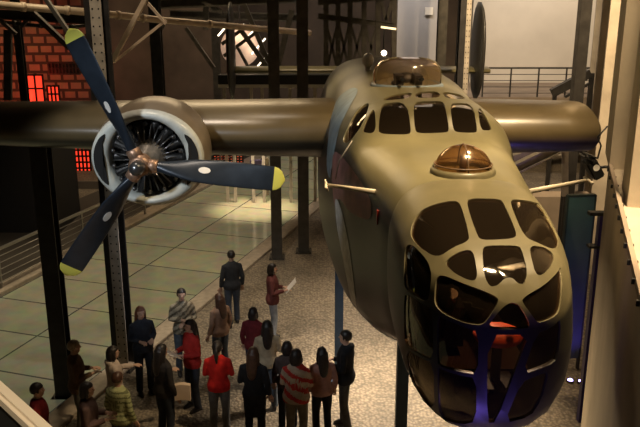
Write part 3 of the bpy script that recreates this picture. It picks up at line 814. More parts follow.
# round lamp with slit openings
q = at_y(240, 47, 29); t = thing('globe_lamp', q, 'large pale globe glowing behind the steel braces', 'lamp')
bm = bmesh.new(); ellipsoid_bm(bm, (0, 0, 0), (.72, .72, .72), 28, 18); from_bm('globe', bm, mat('globe_pink', (.6, .45, .38), .5, emit=(1, .62, .42), estr=.22), t)
for k, (dx, dz) in enumerate(((-.45, .75), (.0, .6), (.4, .45), (.75, .1), (.9, -.4))):
    bm = bmesh.new(); beam_bm(bm, (dx-.25, -.75, dz-.3), (dx+.25, -.75, dz+.25), .2, .05); from_bm('light_slit', bm, mat('slit_glow', (1, .9, .7), .5, emit=(1, .85, .62), estr=2.5), t)
bm = bmesh.new(); tube_bm(bm, [(0, 0, .7), (0, 0, 12-q.z)], .04, 8); from_bm('hanger', bm, steel_dark, t)
# hanging canvas-like ramp panel
bm = bmesh.new(); P = [at_y(*p) for p in ((168, 28, 36.03), (212, 30, 36.03), (212, 64, 36.03), (188, 64, 36.03))]
bm.faces.new([bm.verts.new(p) for p in P]); bmesh.ops.solidify(bm, geom=bm.faces[:], thickness=.1); tag(from_bm('sloping_panel', bm, mat('panel_brown', (.30, .20, .14), .8)), 'brown sloping panel high in the back hall', 'panel')

# red lit windows / backlit screens on the back wall, and things near it
redglow = brick_mat('red_screen', (1, .06, .02), (.8, .2, .05), (.03, .0, .0), 1, .5, .42, .05, .6, .3, .0, 0, .2, 1.6, 'Object', R(90))
def screen(name, label, x0, y0, x1, y1, Y, m, nx, ny, group=None, frame=black_m):
    a, b = at_y(x0, y0, Y), at_y(x1, y1, Y); w, h = b.x-a.x, a.z-b.z
    t = thing(name, (a.x, Y, b.z), label, 'window', group)
    bm = bmesh.new(); box_bm(bm, (w/2, .04, h/2), (w, .04, h)); from_bm('lit_pane', bm, m, t)
    bm = bmesh.new()
    for i in range(nx+1): box_bm(bm, (w*i/nx, 0, h/2), (.07, .06, h+.07))
    for i in range(ny+1): box_bm(bm, (w/2, 0, h*i/ny), (w, .055, .07))
    from_bm('glazing_bars', bm, frame, t); return t
red2 = mat('red_glow', (.8, .05, .03), .5, 0, .4, 3, emit=(1, .05, .02), estr=.9)
screen('lit_window', 'red glowing window left of the engine cowling below the wing', 70, 144, 92, 180, 30, red2, 5, 6)
screen('lit_window', 'red glowing window above the wing at far left', 26, 75, 45, 102, 33, red2, 2, 2)
screen('lit_window', 'red glowing window above the wing second from left edge', 47, 86, 60, 102, 33.2, red2, 3, 2)
screen('lit_window', 'dark barred window on the block wall above the red windows', 48, 63, 80, 74, 34, mat('dark_pane', (.05, .03, .02), .4), 9, 2, frame=steel_mid)
screen('lit_window', 'orange red lit window behind the engine cowling to its right', 213, 150, 243, 163, 31, mat('orange_glow', (.6, .1, .05), .5, 0, .5, 4, emit=(1, .16, .06), estr=.45), 9, 5)
# grey notice board
a, b = at_y(74, 181, 27), at_y(104, 232, 27)
t = thing('notice_board', ((a.x+b.x)/2, 27, 0), 'grey board with dark print left of the lower propeller blade', 'board')
bm = bmesh.new(); box_bm(bm, (0, 0, a.z/2), (b.x-a.x, .08, a.z)); from_bm('board_panel', bm, mat('board_grey', (.22, .19, .16), .7), t)
bm = bmesh.new()
for i in range(4):
    for j in range(3): box_bm(bm, (-.25+.2*j+.02*i, -.045, a.z-.4-.16*i), (.14, .012, .07))
from_bm('board_print', bm, black_m, t)
# dark booth below the left wing
o = one_box('dark_booth', (-9.0, 20.5, 2.4), (6.4, 2.0, 3.6), blackwall); tag(o, 'large black booth standing at the left below the wing', 'booth')
pb_ = at_y(72, 200, 22.5)
o.location = (pb_.x-3.3, 22.5, 1.8)
# hall furniture behind the engine: low display plinth
for (x0, x1, y0, yb, Y, col, lab) in ((250, 262, 160, 182, 27, (.3, .25, .5), 'narrow violet display panel behind the propeller tip'), (262, 269, 158, 180, 26, (.5, .42, .34), 'narrow pale display panel beside the left close column')):
    a = at_y(x0, y0, Y); b = at_y(x1, yb, Y); zt = a.z
    o = one_box('exhibit_screen', ((a.x+b.x)/2, Y, zt/2), (b.x-a.x, .15, zt), mat('panel%d' % x0, col, .6)); tag(o, lab, 'panel')

# ------------------------------------------------------------------ railings
def railing(label, p, q, z0, h, nrail, npost, m, group=None, glass_in=False):
    p, q = Vector(p), Vector(q); L = (q-p).length; ang = math.atan2((q-p).y, (q-p).x)
    t = thing('railing', (p.x, p.y, z0), label, 'railing', group, ang)
    for i in range(npost):
        x = L*i/(npost-1); bm = bmesh.new(); box_bm(bm, (x, 0, h/2), (.05, .05, h)); from_bm('post', bm, m, t)
    for i in range(nrail):
        z = h-(h-.15)*i/(nrail-1) if nrail > 1 else h; bm = bmesh.new()
        if i == 0: box_bm(bm, (L/2, 0, z), (L+.05, .07, .06))
        else: tube_bm(bm, [(0, -.03, z), (L, -.03, z)], .013, 8)
        from_bm('handrail' if i == 0 else 'rail', bm, m, t)
    return t
railing('steel railing of thin bars on the kerb at left below the wing', G(C0-.2, 10.5), G(C0-.2, 20.5), .12, .95, 6, 7, rail_steel)
railing('steel railing of thin bars beyond the engine on the far kerb', G(C0-.2, 22.5), G(C0-.2, 27.5), .12, .95, 5, 5, rail_steel)
ga = at_y(482, 97, 29); gb = at_y(592, 97, 29); gh = at_y(500, 68, 29).z-ga.z
railing('dark railing along the upper gallery before the pale wall', (ga.x, 29, 0), (gb.x, 29, 0), ga.z, gh, 5, 5, steel_dark)
# sloping stair stringer at right end of the gallery
P0 = at_y(552, 93, 26); t = thing('stair_stringer', P0, 'dark sloping stair stringer right of the gallery railing', 'stairs')
bm = bmesh.new(); beam_bm(bm, (0, 0, 0), at_y(590, 73, 26)-P0, .25, .28); from_bm('stringer', bm, steel_dark, t)
bm = bmesh.new(); beam_bm(bm, at_y(565, 97, 26)-P0, at_y(592, 82, 26)-P0, .1, .08); from_bm('stair_rail', bm, steel_dark, t)
for x in (592, ):
    bm = bmesh.new(); a = at_y(x, 73, 26); beam_bm(bm, a-P0, Vector((a.x, 26, 0))-P0, .14, .14); from_bm('stair_post', bm, steel_dark, t)
bm = bmesh.new(); a = at_y(555, 92, 26); beam_bm(bm, Vector((a.x, 26, a.z))-P0, Vector((a.x, 26, 0))-P0, .12, .12); from_bm('stair_post', bm, steel_dark, t)
# viewing gallery rail at the bottom left, close to the camera
p = at_depth(-14, 384, 2.6); q = at_depth(48, 432, 2.25); q.z = p.z = (p.z+q.z)/2
t = thing('viewing_rail', (p.x, p.y, 0), 'cream handrail close by in the lower left corner', 'railing')
d = (q-p).normalized(); q2 = q + d*.6; p2 = p - d*.5
bm = bmesh.new(); beam_bm(bm, p2-t.location, q2-t.location, .05, .05); bmesh.ops.bevel(bm, geom=bm.edges[:], offset=.012, segments=2, affect='EDGES'); from_bm('handrail', bm, cream_rail, t)
bm = bmesh.new(); a, b = p2-t.location, q2-t.location
beam_bm(bm, a+Vector((0, 0, -.5)), b+Vector((0, 0, -.5)), .02, .9); from_bm('rail_panel', bm, black_m, t)
for k in (.08, .92):
    c = a.lerp(b, k); bm = bmesh.new(); beam_bm(bm, (c.x, c.y, 0), (c.x, c.y, c.z), .05, .05); from_bm('post', bm, steel_dark, t)

# ------------------------------------------------------------------ right side: screen, post, spotlight, struts
a, b = at_y(567, 195, 13), at_y(596, 195, 13)
t = thing('screen_panel', ((a.x+b.x)/2, 13, 0), 'tall dark blue green screen panel right of the glazed nose', 'panel', None, R(8))
bm = bmesh.new(); box_bm(bm, (0, 0, a.z/2+.12), (b.x-a.x, .06, a.z-.24)); from_bm('panel', bm, mat('screen_teal', (.06, .07, .075), .3, .2, .2, 1.5), t)
bm = bmesh.new()
for sx in (-1, 1): box_bm(bm, (sx*(b.x-a.x)/2, 0, a.z/2), (.03, .09, a.z))
box_bm(bm, (0, 0, a.z), (b.x-a.x, .09, .03)); from_bm('panel_frame', bm, steel_dark, t)
a = at_y(590, 330, 11.2); t = thing('edge_post', (a.x, 11.2, 0), 'dark blue post standing in front of the screen panel', 'post')
zt = at_y(595, 212, 11.2).z; bm = bmesh.new(); box_bm(bm, (0, 0, zt/2), (.10, .12, zt)); from_bm('post_shaft', bm, violet_post, t)
bm = bmesh.new(); box_bm(bm, (-.06, 0, zt-.02), (.3, .14, .05)); from_bm('post_bracket', bm, black_m, t)
bm = bmesh.new(); box_bm(bm, (-.06, 0, zt-.55), (.22, .14, .04)); from_bm('post_bracket', bm, black_m, t)
for i, (x, y) in enumerate(((570, 382), (581, 383))):
    g = at_z(x, y); t = thing('floor_uplight', (g.x, g.y, 0), ['left one of two small violet lamps on the floor under the screen panel', 'right one of two small violet lamps on the floor under the screen panel'][i], 'lamp', 'floor uplights')
    bm = bmesh.new(); lathe_bm(bm, [(0, .07), (.04, .07), (.05, .06), (.035, .05)], (0, 0, 0), 'Z', 16, cap=True); from_bm('lamp_ring', bm, steel_mid, t)
    bm = bmesh.new(); ellipsoid_bm(bm, (0, 0, .03), (.05, .05, .035), 12, 6); from_bm('lens', bm, mat('violet_lens', (.6, .5, 1), .3, emit=(.45, .35, 1), estr=9), t)
# black spotlight clamped to the wall pier
c = at_depth(593, 168, 6.9); t = thing('spotlight', c, 'black spotlight fixed to the concrete pier below the right wing', 'lamp')
rot = Matrix.Rotation(R(-35), 3, 'Y') 
bm = bmesh.new(); box_bm(bm, (0, 0, 0), (.10, .16, .19), Matrix.Rotation(R(-32), 3, 'Y')); bmesh.ops.bevel(bm, geom=bm.edges[:], offset=.012, segments=2, affect='EDGES'); from_bm('lamp_body', bm, black_m, t)
bm = bmesh.new(); box_bm(bm, (-.075, -.02, .1), (.012, .14, .1), Matrix.Rotation(R(-60), 3, 'Y')); box_bm(bm, (-.04, 0, .12), (.09, .14, .012), Matrix.Rotation(R(20), 3, 'Y')); from_bm('barn_door', bm, black_m, t)
bm = bmesh.new(); tube_bm(bm, [(.03, 0, .0), (.10, 0, .01), (.20, 0, .01)], .014, 8); box_bm(bm, (.2, 0, .0), (.03, .08, .09)); from_bm('yoke', bm, black_m, t)
bm = bmesh.new(); tube_bm(bm, [(.04, .02, .08), (.06, .02, .2), (.02, .02, .28), (.1, .02, .38)], .008, 6); from_bm('cable', bm, black_m, t)
bm = bmesh.new(); lathe_bm(bm, [(0, .03), (.002, .001)], (0.0, -.085, .02), 'Y', 16); from_bm('lens', bm, paper_m, t)
truss('steel_brace', 'grey slanting girders under the right wing', 'brace', [('chord', (508, 172, 15), (562, 146, 15), .2), ('brace', (505, 160, 16), (545, 147, 16), .2), ('brace', (565, 140, 15), (565, 196, 15), .12)], steel_pale)
g1 = at_y(566, 150, 18)
column(at_y(580, 60, 18).x, 18, 0, 11.9, .25, steel_dark, 'dark steel column behind the end of the right wing near the gallery stairs')
# lit low plinth past the nose on the right
a, b = at_y(538, 196, 19), at_y(574, 196, 19)
o = one_box('display_plinth', ((a.x+b.x)/2, 19.2, a.z/2), (b.x-a.x+1, .6, a.z), concrete_d); tag(o, 'brown stone plinth right of the nose behind the screen panel', 'plinth')
# small bright spotlight near the turret
q = at_y(384, 53, 24.2); t = thing('wall_lamp', q, 'small bright warm spotlight glowing just above the turret', 'lamp')
bm = bmesh.new(); ellipsoid_bm(bm, (0, 0, 0), (.07, .07, .07), 14, 8); from_bm('bulb', bm, mat('bulb_warm', (1, .85, .6), .4, emit=(1, .8, .5), estr=45), t)
bm = bmesh.new(); lathe_bm(bm, [(-.02, .09), (.1, .06), (.2, .04)], (0, 0, 0), 'Y', 14); tube_bm(bm, [(0, .2, 0), (0, .2, .8), (.3, .2, .8)], .02, 8); from_bm('lamp_hood', bm, black_m, t)
bm = bmesh.new(); a = at_y(381, 27, 24.1)-q; b = at_y(396, 29, 24.1)-q; beam_bm(bm, a, b, .08, .06); from_bm('lamp_bar', bm, mat('bar_lit', (.8, .65, .4), .4, emit=(1, .75, .4), estr=1.2), t)

# ================================================================== PEOPLE
def bake(bm, voxel, smooth=2, deci=None):
    me = bpy.data.meshes.new('tmp'); bmesh.ops.recalc_face_normals(bm, faces=bm.faces[:]); bm.to_mesh(me); bm.free()
    o = bpy.data.objects.new('tmp', me); COL.objects.link(o)
    m = o.modifiers.new('r', 'REMESH'); m.mode = 'VOXEL'; m.voxel_size = voxel; m.use_smooth_shade = True
    if smooth: s = o.modifiers.new('s', 'SMOOTH'); s.iterations = smooth; s.factor = .5
    if deci: d = o.modifiers.new('d', 'DECIMATE'); d.ratio = deci
    dg = bpy.context.evaluated_depsgraph_get(); ev = o.evaluated_get(dg); out = bpy.data.meshes.new_from_object(ev)
    bpy.data.objects.remove(o); bpy.data.meshes.remove(me)
    for p in out.polygons: p.use_smooth = True
    return out
CL = {}
def cloth(rgb):
    k = 'cloth_%02x%02x%02x' % tuple(int(c*255) for c in rgb)
    return mat(k, rgb, .85, 0, .18, 14, .15, 60, .2)
skin_m = mat('skin', (.55, .34, .24), .5, 0, .06, 10)
eye_m = mat('eye', (.06, .05, .045), .2); lip_m = mat('lip', (.38, .13, .11), .4)
shoe_m = mat('shoe', (.03, .025, .022), .5)
def hand_bm(bm, w, d, side, curl):
    d = d.normalized(); up = Vector((0, 0, 1)) if abs(d.z) < .8 else Vector((0, 1, 0))
    lat = d.cross(up).normalized(); nrm = lat.cross(d).normalized()
    if lat.x*side < 0 and abs(d.z) < .8: lat = -lat
    pe = w+d*.085
    tube_bm(bm, [w-d*.01, w+d*.04, pe], [(.024, .024), (.036, .018), (.04, .016)], 10)
    # palm widened along lat by two side ribs
    for k in (-.6, .6): tube_bm(bm, [w+lat*k*.03, pe+lat*k*.05], .015, 8)
    for i, L in enumerate((.062, .078, .082, .07)):
        b0 = pe+lat*(-.034+.0225*i)*1.1-d*.01
        b1 = b0+d*L*.5-nrm*curl*.012; b2 = b1+d*L*.32-nrm*curl*.035; b3 = b2+d*L*.15-nrm*curl*.045
        tube_bm(bm, [b0, b1, b2, b3], [.0095, .009, .0085, .006], 8)
    t0 = w+d*.03+lat*-.03; t1 = t0+d*.03-lat*.028-nrm*.01; t2 = t1+d*.032-lat*.004-nrm*.012
    tube_bm(bm, [t0, t1, t2], [.013, .0115, .008], 8)
POSE = {
 'down': (((.225, -.03, 1.10), (.235, .06, .87)), ((.225, -.03, 1.10), (.235, .06, .87))),
 'hold': (((.22, -.01, 1.11), (.10, .24, 1.13)), ((.22, -.01, 1.11), (.10, .24, 1.13))),
 'fold': (((.22, .01, 1.12), (.02, .20, 1.10)), ((.22, .01, 1.12), (.02, .21, 1.16))),
 'left': (((.22, -.01, 1.11), (.12, .24, 1.12)), ((.225, -.03, 1.10), (.235, .06, .87))),
 'reach': (((.25, .12, 1.18), (.26, .40, 1.14)), ((.225, -.03, 1.10), (.22, .08, .88))),
}
PEOPLE = []
def person(px, py, h, deg, top, legs, hair, style, pose, label, lean=0., stripes=None, skirt=None, bulk=1., extra=None, stride=.0, headturn=0., longcoat=False):
    hp = at_z(px, py, h-.01); s = h/1.69
    t = thing('person', (hp.x, hp.y, 0), label, 'person', None, R(deg)); t.scale = (s, s, s)
    PEOPLE.append(t)
    hx = lean*.5
    Lp, Rp = POSE[pose]
    arms = {}
    for sd, (e, w) in ((-1, Lp), (1, Rp)):
        arms[sd] = (Vector((sd*.166, -.01, 1.352)), Vector((sd*e[0], e[1], e[2])), Vector((sd*w[0], w[1], w[2])))
    legj = {sd: (Vector((sd*.088, 0, .90)), Vector((sd*.10, .03+sd*stride*.5, .49)), Vector((sd*.105, -.015+sd*stride, .085))) for sd in (-1, 1)}
    HQ = Matrix.Rotation(R(headturn), 3, 'Z'); HC = Vector((0, .012, 1.575))
    def hd(v): return HC + HQ @ (Vector(v)-HC)
    TORS = [(.84, .155, .105, 0), (.93, .165, .118, -.005), (1.06, .135, .10, 0), (1.20, .152, .115, .008), (1.30, .165, .113, .0), (1.36, .155, .10, -.006), (1.405, .115, .085, -.012), (1.44, .075, .068, -.015)]
    def torso(bm, zs, grow, hem=0):
        rr = [z for z in TORS if zs[0]-.001 <= z[0] <= zs[1]+.001]
        rings = []
        for z, rx, ry, oy in rr:
            g = grow + (hem if z < 1.0 else 0)
            rings.append([Vector(((rx*bulk+g)*math.cos(2*PI*k/20), oy+(ry*bulk+g)*math.sin(2*PI*k/20), z)) for k in range(20)])
        loft(bm, rings)
    # body: one continuous skin
    bm = bmesh.new(); torso(bm, (.84, 1.45), -.006)
    tube_bm(bm, [(0, -.012, 1.40), (0, -.006, 1.46), (0, .004, 1.52)], [.06, .05, .05], 14)
    ellipsoid_bm(bm, HC+Vector((0, -.006, .02)), (.074, .092, .096), 20, 14, rot=None)
    ellipsoid_bm(bm, hd((0, .035, 1.525)), (.052, .058, .062), 16, 10, rot=HQ)
    tube_bm(bm, [hd((0, .088, 1.592)), hd((0, .108, 1.562)), hd((0, .098, 1.553))], [.009, .014, .009], 8)
    for sd in (-1, 1): ellipsoid_bm(bm, hd((sd*.074, .0, 1.57)), (.012, .02, .03), 8, 6, rot=HQ)
    for sd in (-1, 1):
        a, b, c = arms[sd]; tube_bm(bm, [a, a.lerp(b, .5), b, b.lerp(c, .4), c], [.046, .044, .036, .036, .024], 10)
        hand_bm(bm, c, (c-b)+Vector((0, .04, 0)), sd, .5)
        a, b, c = legj[sd]; tube_bm(bm, [a, a.lerp(b, .4), b, b.lerp(c, .35), c], [.08, .075, .052, .052, .034], 12)
        tube_bm(bm, [c+Vector((0, -.03, -.04)), c+Vector((0, .06, -.055)), c+Vector((sd*.012, .14, -.062))], [.03, .03, .02], 8)
    me = bake(bm, .0095, 1, .5); me.materials.clear(); me.materials.append(skin_m); link('body', me, t)
    for sd in (-1, 1):
        bm = bmesh.new(); ellipsoid_bm(bm, hd((sd*.030, .083, 1.588)), (.013, .007, .007), 10, 6, rot=HQ); from_bm('eye', bm, eye_m, t, True)
    bm = bmesh.new(); ellipsoid_bm(bm, hd((0, .0905, 1.522)), (.022, .006, .007), 10, 6, rot=HQ); from_bm('mouth', bm, lip_m, t, True)
    # top
    bm = bmesh.new(); torso(bm, (.84, 1.45), .016, .012)
    tube_bm(bm, [(0, -.014, 1.39), (0, -.01, 1.462)], [.085, .064], 14)
    for sd in (-1, 1):
        a, b, c = arms[sd]; c2 = b.lerp(c, .93); tube_bm(bm, [a+Vector((-sd*.06, 0, .02)), a, a.lerp(b, .5), b, b.lerp(c2, .5), c2], [.05, .056, .054, .050, .048, .040], 12)
    if longcoat:
        loft(bm, [[Vector(((.17-.02*k)*1*math.cos(2*PI*j/20)*(1.08), (.125)*math.sin(2*PI*j/20)*1.05, z)) for j in range(20)] for k, z in enumerate((.95, .75, .55))])
    if extra == 'hood': ellipsoid_bm(bm, (0, -.075, 1.43), (.10, .065, .055), 14, 8)
    if extra == 'backpack': ellipsoid_bm(bm, (0, -.17, 1.2), (.13, .085, .2), 14, 10)
    me = bake(bm, .014, 2, .6); me.materials.clear()
    tm = cloth(top); me.materials.append(tm)
    if stripes:
        me.materials.append(cloth(stripes[0])); n = stripes[1]
        for p in me.polygons:
            c = p.center; v = (c.z+stripes[2]*c.x)*n
            if (v % 1) < stripes[3]: p.material_index = 1
    link('jacket', me, t)
    # legs
    bm = bmesh.new()
    torso(bm, (.84, 1.06), .004)
    for sd in (-1, 1):
        a, b, c = legj[sd]; tube_bm(bm, [a+Vector((0, 0, .04)), a, a.lerp(b, .5), b, b.lerp(c, .5), c+Vector((0, 0, -.02))], [.085, .093, .085, .068, .064, .062], 14)
    me = bake(bm, .014, 2, .6); me.materials.clear(); me.materials.append(cloth(legs)); link('trousers', me, t)
    for sd in (-1, 1):
        c = legj[sd][2]; bm = bmesh.new()
        rings = []
        for y, w, hh in ((-.075, .02, .03), (-.06, .036, .05), (0, .04, .06), (.07, .045, .045), (.13, .042, .03), (.165, .02, .015)):
            rings.append([Vector((c.x+w*math.cos(2*PI*k/12), c.y+y, .001+hh*(1+math.sin(2*PI*k/12)))) for k in range(12)])
        loft(bm, rings); from_bm('shoe', bm, shoe_m, t)
    # hair
    bm = bmesh.new(); tmp = bmesh.new(); ellipsoid_bm(tmp, HC+Vector((0, -.012, .024)), (.086, .102, .103), 24, 18)
    for v in tmp.verts:
        if v.co.y > .03 and v.co.z < 1.625:
            k = min(1, (v.co.y-.03)/.03); v.co = HC+(v.co-HC)*(1-.3*k)
        if style == 'short' and v.co.z < 1.54: v.co = HC+(v.co-HC)*.8
        v.co = hd(v.co)
    m2 = bpy.data.meshes.new('t'); tmp.to_mesh(m2); tmp.free(); bm.from_mesh(m2); bpy.data.meshes.remove(m2)
    if style == 'long':
        tube_bm(bm, [hd((0, -.055, 1.60)), hd((0, -.078, 1.50)), Vector((0, -.105, 1.38)), Vector((0, -.125, 1.26)), Vector((0, -.13, 1.20))], [(.06, .085), (.05, .09), (.04, .088), (.028, .07), (.012, .03)], 14)
        for sd in (-1, 1): tube_bm(bm, [hd((sd*.07, -.01, 1.60)), hd((sd*.078, -.02, 1.50)), Vector((sd*.085, -.045, 1.40)), Vector((sd*.08, -.07, 1.32))], [.028, .03, .026, .012], 8)
    if style == 'bob':
        tube_bm(bm, [hd((0, -.045, 1.60)), hd((0, -.055, 1.50)), hd((0, -.05, 1.45))], [(.06, .088), (.055, .09), (.035, .07)], 14)
        for sd in (-1, 1): tube_bm(bm, [hd((sd*.07, .0, 1.60)), hd((sd*.08, .0, 1.50)), hd((sd*.07, .0, 1.46))], [.026, .03, .015], 8)
    if style == 'pony':
        tube_bm(bm, [hd((0, -.10, 1.62)), hd((0, -.15, 1.58)), hd((0, -.16, 1.48)), hd((0, -.145, 1.36))], [.025, .032, .034, .012], 10)
    me = bake(bm, .012, 2, .7); me.materials.clear(); me.materials.append(mat('hair_%d_%d' % (int(hair[0]*500), int(hair[1]*500)), hair, .45, 0, .3, 30, .3, 50)); link('hair', me, t)
    return t, s
def sheet(name, owner, loc, size, rot, label, cat, m=paper_m):
    t, s = owner; M = Matrix.Translation(t.location) @ t.rotation_euler.to_matrix().to_4x4()
    bm = bmesh.new(); box_bm(bm, (0, 0, 0), size)
    if name == 'paper_sheet':
        for k in range(1, 3): pass
    bmesh.ops.subdivide_edges(bm, edges=[e for e in bm.edges if abs(e.calc_length()-size[0]) < 1e-4], cuts=4)
    for v in bm.verts: v.co.z += .02*(1-(2*v.co.x/size[0])**2)
    o = from_bm(name, bm, m); o.location = M @ (Vector(loc)*s); o.rotation_euler = (rot[0], rot[1], t.rotation_euler.z+rot[2]); tag(o, label, cat); return o

DK = (.018, .013, .011); BR = (.07, .032, .018); JEAN = (.09, .11, .14); BLK = (.02, .02, .022)
person(73, 341, 1.68, -70, (.14, .085, .05), (.10, .09, .07), (.32, .25, .17), 'short', 'hold', 'grey-haired person in brown jacket beside the dark column under the left wing')
person(112, 347, 1.62, -60, (.55, .46, .40), JEAN, DK, 'bob', 'reach', 'black-haired person in cream jacket reaching right, pink collar', extra='hood')
person(117, 373, 1.58, -25, (.38, .40, .20), (.06, .06, .07), BR, 'short', 'down', 'person in green striped sweater seen from behind at bottom left', stripes=((.16, .17, .08), 13, 0, .35), bulk=1.12)
person(86, 383, 1.66, -80, (.10, .06, .05), BLK, DK, 'bob', 'hold', 'dark-haired person in brown top left of the green striped sweater')
person(140, 307, 1.66, -150, (.035, .04, .055), (.03, .035, .05), (.16, .06, .03), 'long', 'hold', 'auburn-haired person in dark jacket by the foot of the perforated column')
P6 = person(161, 345, 1.68, -40, (.03, .026, .024), (.03, .035, .045), DK, 'long', 'left', 'dark-haired person in black jacket beside the cream jacket, pale bag at the hip')
person(181, 289, 1.70, -165, (.34, .30, .22), JEAN, DK, 'short', 'fold', 'person in pale mottled camouflage jacket standing on the glass floor edge', stripes=((.12, .10, .07), 9, .8, .45))
P8 = person(190, 320, 1.66, 130, (.42, .028, .022), (.04, .045, .06), DK, 'long', 'hold', 'woman in red sweater facing the camera and holding an open paper')
person(217, 342, 1.64, 0, (.55, .02, .015), (.16, .16, .16), DK, 'pony', 'fold', 'woman in bright red sweatshirt and grey jeans seen from behind')
person(219, 294, 1.60, 45, (.30, .19, .13), JEAN, BR, 'long', 'down', 'brown-haired person in tan top between camouflage jacket and maroon jumper')
person(231, 251, 1.68, 20, (.03, .032, .035), (.05, .06, .08), DK, 'short', 'down', 'lone person in dark clothes walking by the granite kerb', stride=.10)
person(253, 308, 1.55, -15, (.14, .02, .025), (.05, .05, .07), DK, 'bob', 'down', 'person in dark red jacket behind the cream sweater woman')
person(267, 321, 1.64, 5, (.40, .33, .22), JEAN, DK, 'long', 'fold', 'long-haired woman in cream sweater right of the dark red jacket')
person(253, 348, 1.68, -10, (.022, .020, .020), BLK, BR, 'long', 'left', 'woman all in black with brown hair at bottom centre', longcoat=True)
P15 = person(272, 264, 1.66, -85, (.13, .04, .035), (.26, .29, .34), DK, 'bob', 'hold', 'woman in maroon jumper and pale jeans standing apart holding white paper')
person(287, 342, 1.56, 0, (.07, .05, .045), BLK, DK, 'bob', 'down', 'dark-haired person in dark top just behind the red and cream shawl')
person(296, 350, 1.70, -10, (.45, .36, .26), (.20, .17, .13), DK, 'bob', 'fold', 'woman wrapped in a red and cream striped shawl', stripes=((.45, .04, .03), 5.5, .5, .42), bulk=1.15)
person(322, 348, 1.58, 15, (.38, .21, .17), BLK, DK, 'long', 'down', 'long-haired woman in dusky pink top and black trousers')
person(346, 331, 1.74, 75, (.018, .018, .02), (.09, .085, .075), DK, 'short', 'hold', 'person in black hooded jacket facing left beside the blue post', extra='hood', stride=.06, bulk=1.05)
person(36, 384, 1.62, -75, (.22, .02, .018), (.05, .03, .03), DK, 'short', 'down', 'person in dark red jacket at the lower left by the cream handrail', stride=.1)
sheet('paper_sheet', P8, (0.02, .40, 1.19), (.42, .28, .006), (R(35), 0, 0), 'open white paper held by the woman in red sweater', 'paper')
sheet('paper_sheet', P15, (0, .38, 1.2), (.26, .32, .006), (R(50), 0, 0), 'white paper held by the standing woman in maroon', 'paper')
o = sheet('shoulder_bag', P6, (.31, .12, .93), (.24, .08, .26), (0, 0, R(40)), 'pale flat bag at the hip of the person in black jacket', 'bag', mat('bag_pale', (.65, .50, .36), .7))

# ================================================================== LIGHT
def spot(loc, target, power, col, size=40, blend=.5, rad=.1, name='spot'):
    l = bpy.data.lights.new(name, 'SPOT'); l.energy = power; l.color = col; l.spot_size = R(size); l.spot_blend = blend; l.shadow_soft_size = rad
    o = bpy.data.objects.new(name, l); COL.objects.link(o); o.location = loc
    o.rotation_euler = (Vector(target)-Vector(loc)).to_track_quat('-Z', 'Y').to_euler(); return o
def area(loc, target, power, col, sx, sy=None, name='area'):
    l = bpy.data.lights.new(name, 'AREA'); l.energy = power; l.color = col; l.shape = 'RECTANGLE'; l.size = sx; l.size_y = sy or sx
    o = bpy.data.objects.new(name, l); COL.objects.link(o); o.location = loc
    o.rotation_euler = (Vector(target)-Vector(loc)).to_track_quat('-Z', 'Y').to_euler(); return o
W1 = (1, .74, .43); W2 = (1, .82, .6)
spot((2.3, 4.9, 11.6), (1.2, 5.4, 5.3), 3000, W1, 46, .6, .10, 'nose_spot')
spot((2.9, 7.6, 11.7), (1.2, 8.2, 5.5), 1600, W1, 50, .6, .10, 'deck_spot')
spot((4.0, 9.8, 11), (2.7, 10.8, 5.4), 900, W1, 40, .6, .1, 'wing_spot')
spot((1.25, 12.6, 2.5), (1.15, 12.3, 0), 700, W2, 120, .9, .25, 'floor_fill')  # added unseen fill below the fuselage, brightens only the floor
spot((1.2, 16.0, 2.7), (.9, 16.2, 0), 250, W2, 120, .9, .25, 'floor_fill')  # second added fill, for the floor further back
spot((-2.1, 24.3, 4.2), (-2.1, 24.2, 0), 1500, W2, 50, .9, .15, 'glass_floor_spot')
spot((-2.6, 9.5, 11.7), (-2.1, 9.7, 4.9), 520, (1, .8, .6), 30, .6, .15, 'engine_spot')
spot((-4.2, 4.0, 7.6), (-2.35, 9.0, 4.75), 520, (.9, .95, 1), 34, .5, .2, 'propeller_spot')
spot((1.9, 4.6, 11.5), (3.6, 7.0, 6.8), 1500, W1, 46, .6, .2, 'wall_spot')
spot((2.0, 2.5, 10.5), (2.75, 6.4, 2.0), 1500, W1, 24, .5, .15, 'ledge_spot')
spot((.7, 7.4, 2.4), (2.4, 5.9, 2.8), 90, W1, 90, .8, .2, 'wall_fill')  # added floating fill, unseen, brightens the face of the right wall
spot((3.6, 13, 11.7), (5.0, 16.5, 1.0), 900, W1, 50, .6, .2, 'side_spot')
spot((4.2, 14, 11.7), (7.2, 21, 6.0), 5500, W1, 70, .6, .2, 'far_wall_spot')
area((9, 30.5, 10.5), (9, 34, 6), 165, (1, .84, .68), 4, 1, 'gallery_wash')
area((3, 27, 10.5), (3, 30, 6), 220, (1, .9, .8), 3, 1, 'panel_wash')
spot((-14.0, 31, 10.8), (-14.8, 36, 4.5), 620, (1, .6, .3), 50, .9, .3, 'block_wall_wash')
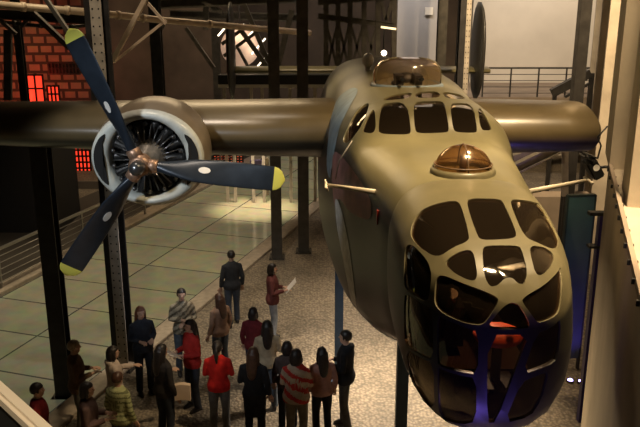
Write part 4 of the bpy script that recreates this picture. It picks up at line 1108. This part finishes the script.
area((-13.5, 33, 2.4), (-13.5, 36, 5), 45, (1, .06, .03), 2, 1, 'red_wash')
area((-4, 26, 11), (-4, 22, 0), 300, W1, 7, 2, 'back_hall_wash')
spot((-6, 29, 11.5), (-7.5, 36, 5), 900, W1, 50, .8, .2, 'hall_end_spot')
spot((-3.0, 9.0, 11.8), (-3.7, 13.0, 7.5), 900, W2, 40, .6, .15, 'column_spot')
spot((-1.0, 12.2, 11.8), (-1.6, 12.2, 0), 1900, (1, .82, .62), 40, .9, .3, 'visitor_spot')
spot((-.3, 12.2, 3.4), (-3.7, 13.0, 1.9), 160, (.8, .88, 1), 40, .8, .1, 'column_cool')
spot((-2.4, 5.8, 8.6), (.1, 9.0, 4.8), 150, (.8, .9, 1), 30, .8, .1, 'flank_spot')
spot((-6.2, 16, 11.8), (-6.0, 16, 0), 1050, (1, .84, .55), 60, .9, .4, 'glass_hall_spot')
spot((.9, 3.0, .6), (1.22, 4.3, 4.62), 240, (.25, .15, 1), 17, .6, .1, 'violet_uplight')
spot((2.9, 9.4, 1.0), (2.9, 10.2, 4.8), 150, (.3, .2, 1), 50, .6, .1, 'wing_uplight')
spot((4.3, 12.0, .1), (4.6, 13.0, 1.2), 60, (.2, .12, 1), 70, .6, .05, 'screen_uplight')
spot((3.9, 11.8, 4.6), (4.6, 12.95, 2.9), 55, (.5, 1, .55), 40, .9, .05, 'screen_green')
spot((-1.2, .4, 9.2), (-.9, 2.2, 5.4), 420, W2, 30, .6, .1, 'rail_spot')
spot((1.1, 5.3, 5.25), (1.17, 4.68, 4.72), 70, (1, .8, .6), 34, .6, .03, 'cushion_fill')  # added spot inside the nose, there to brighten the cushion
w = bpy.data.worlds.new('world'); S.world = w; w.use_nodes = True
w.node_tree.nodes['Background'].inputs[0].default_value = (1, .75, .5, 1); w.node_tree.nodes['Background'].inputs[1].default_value = .01
S.view_settings.view_transform = 'Standard'; S.view_settings.look = 'None'; S.view_settings.gamma = 1; S.view_settings.use_curve_mapping = False
S.view_settings.exposure = 0.55
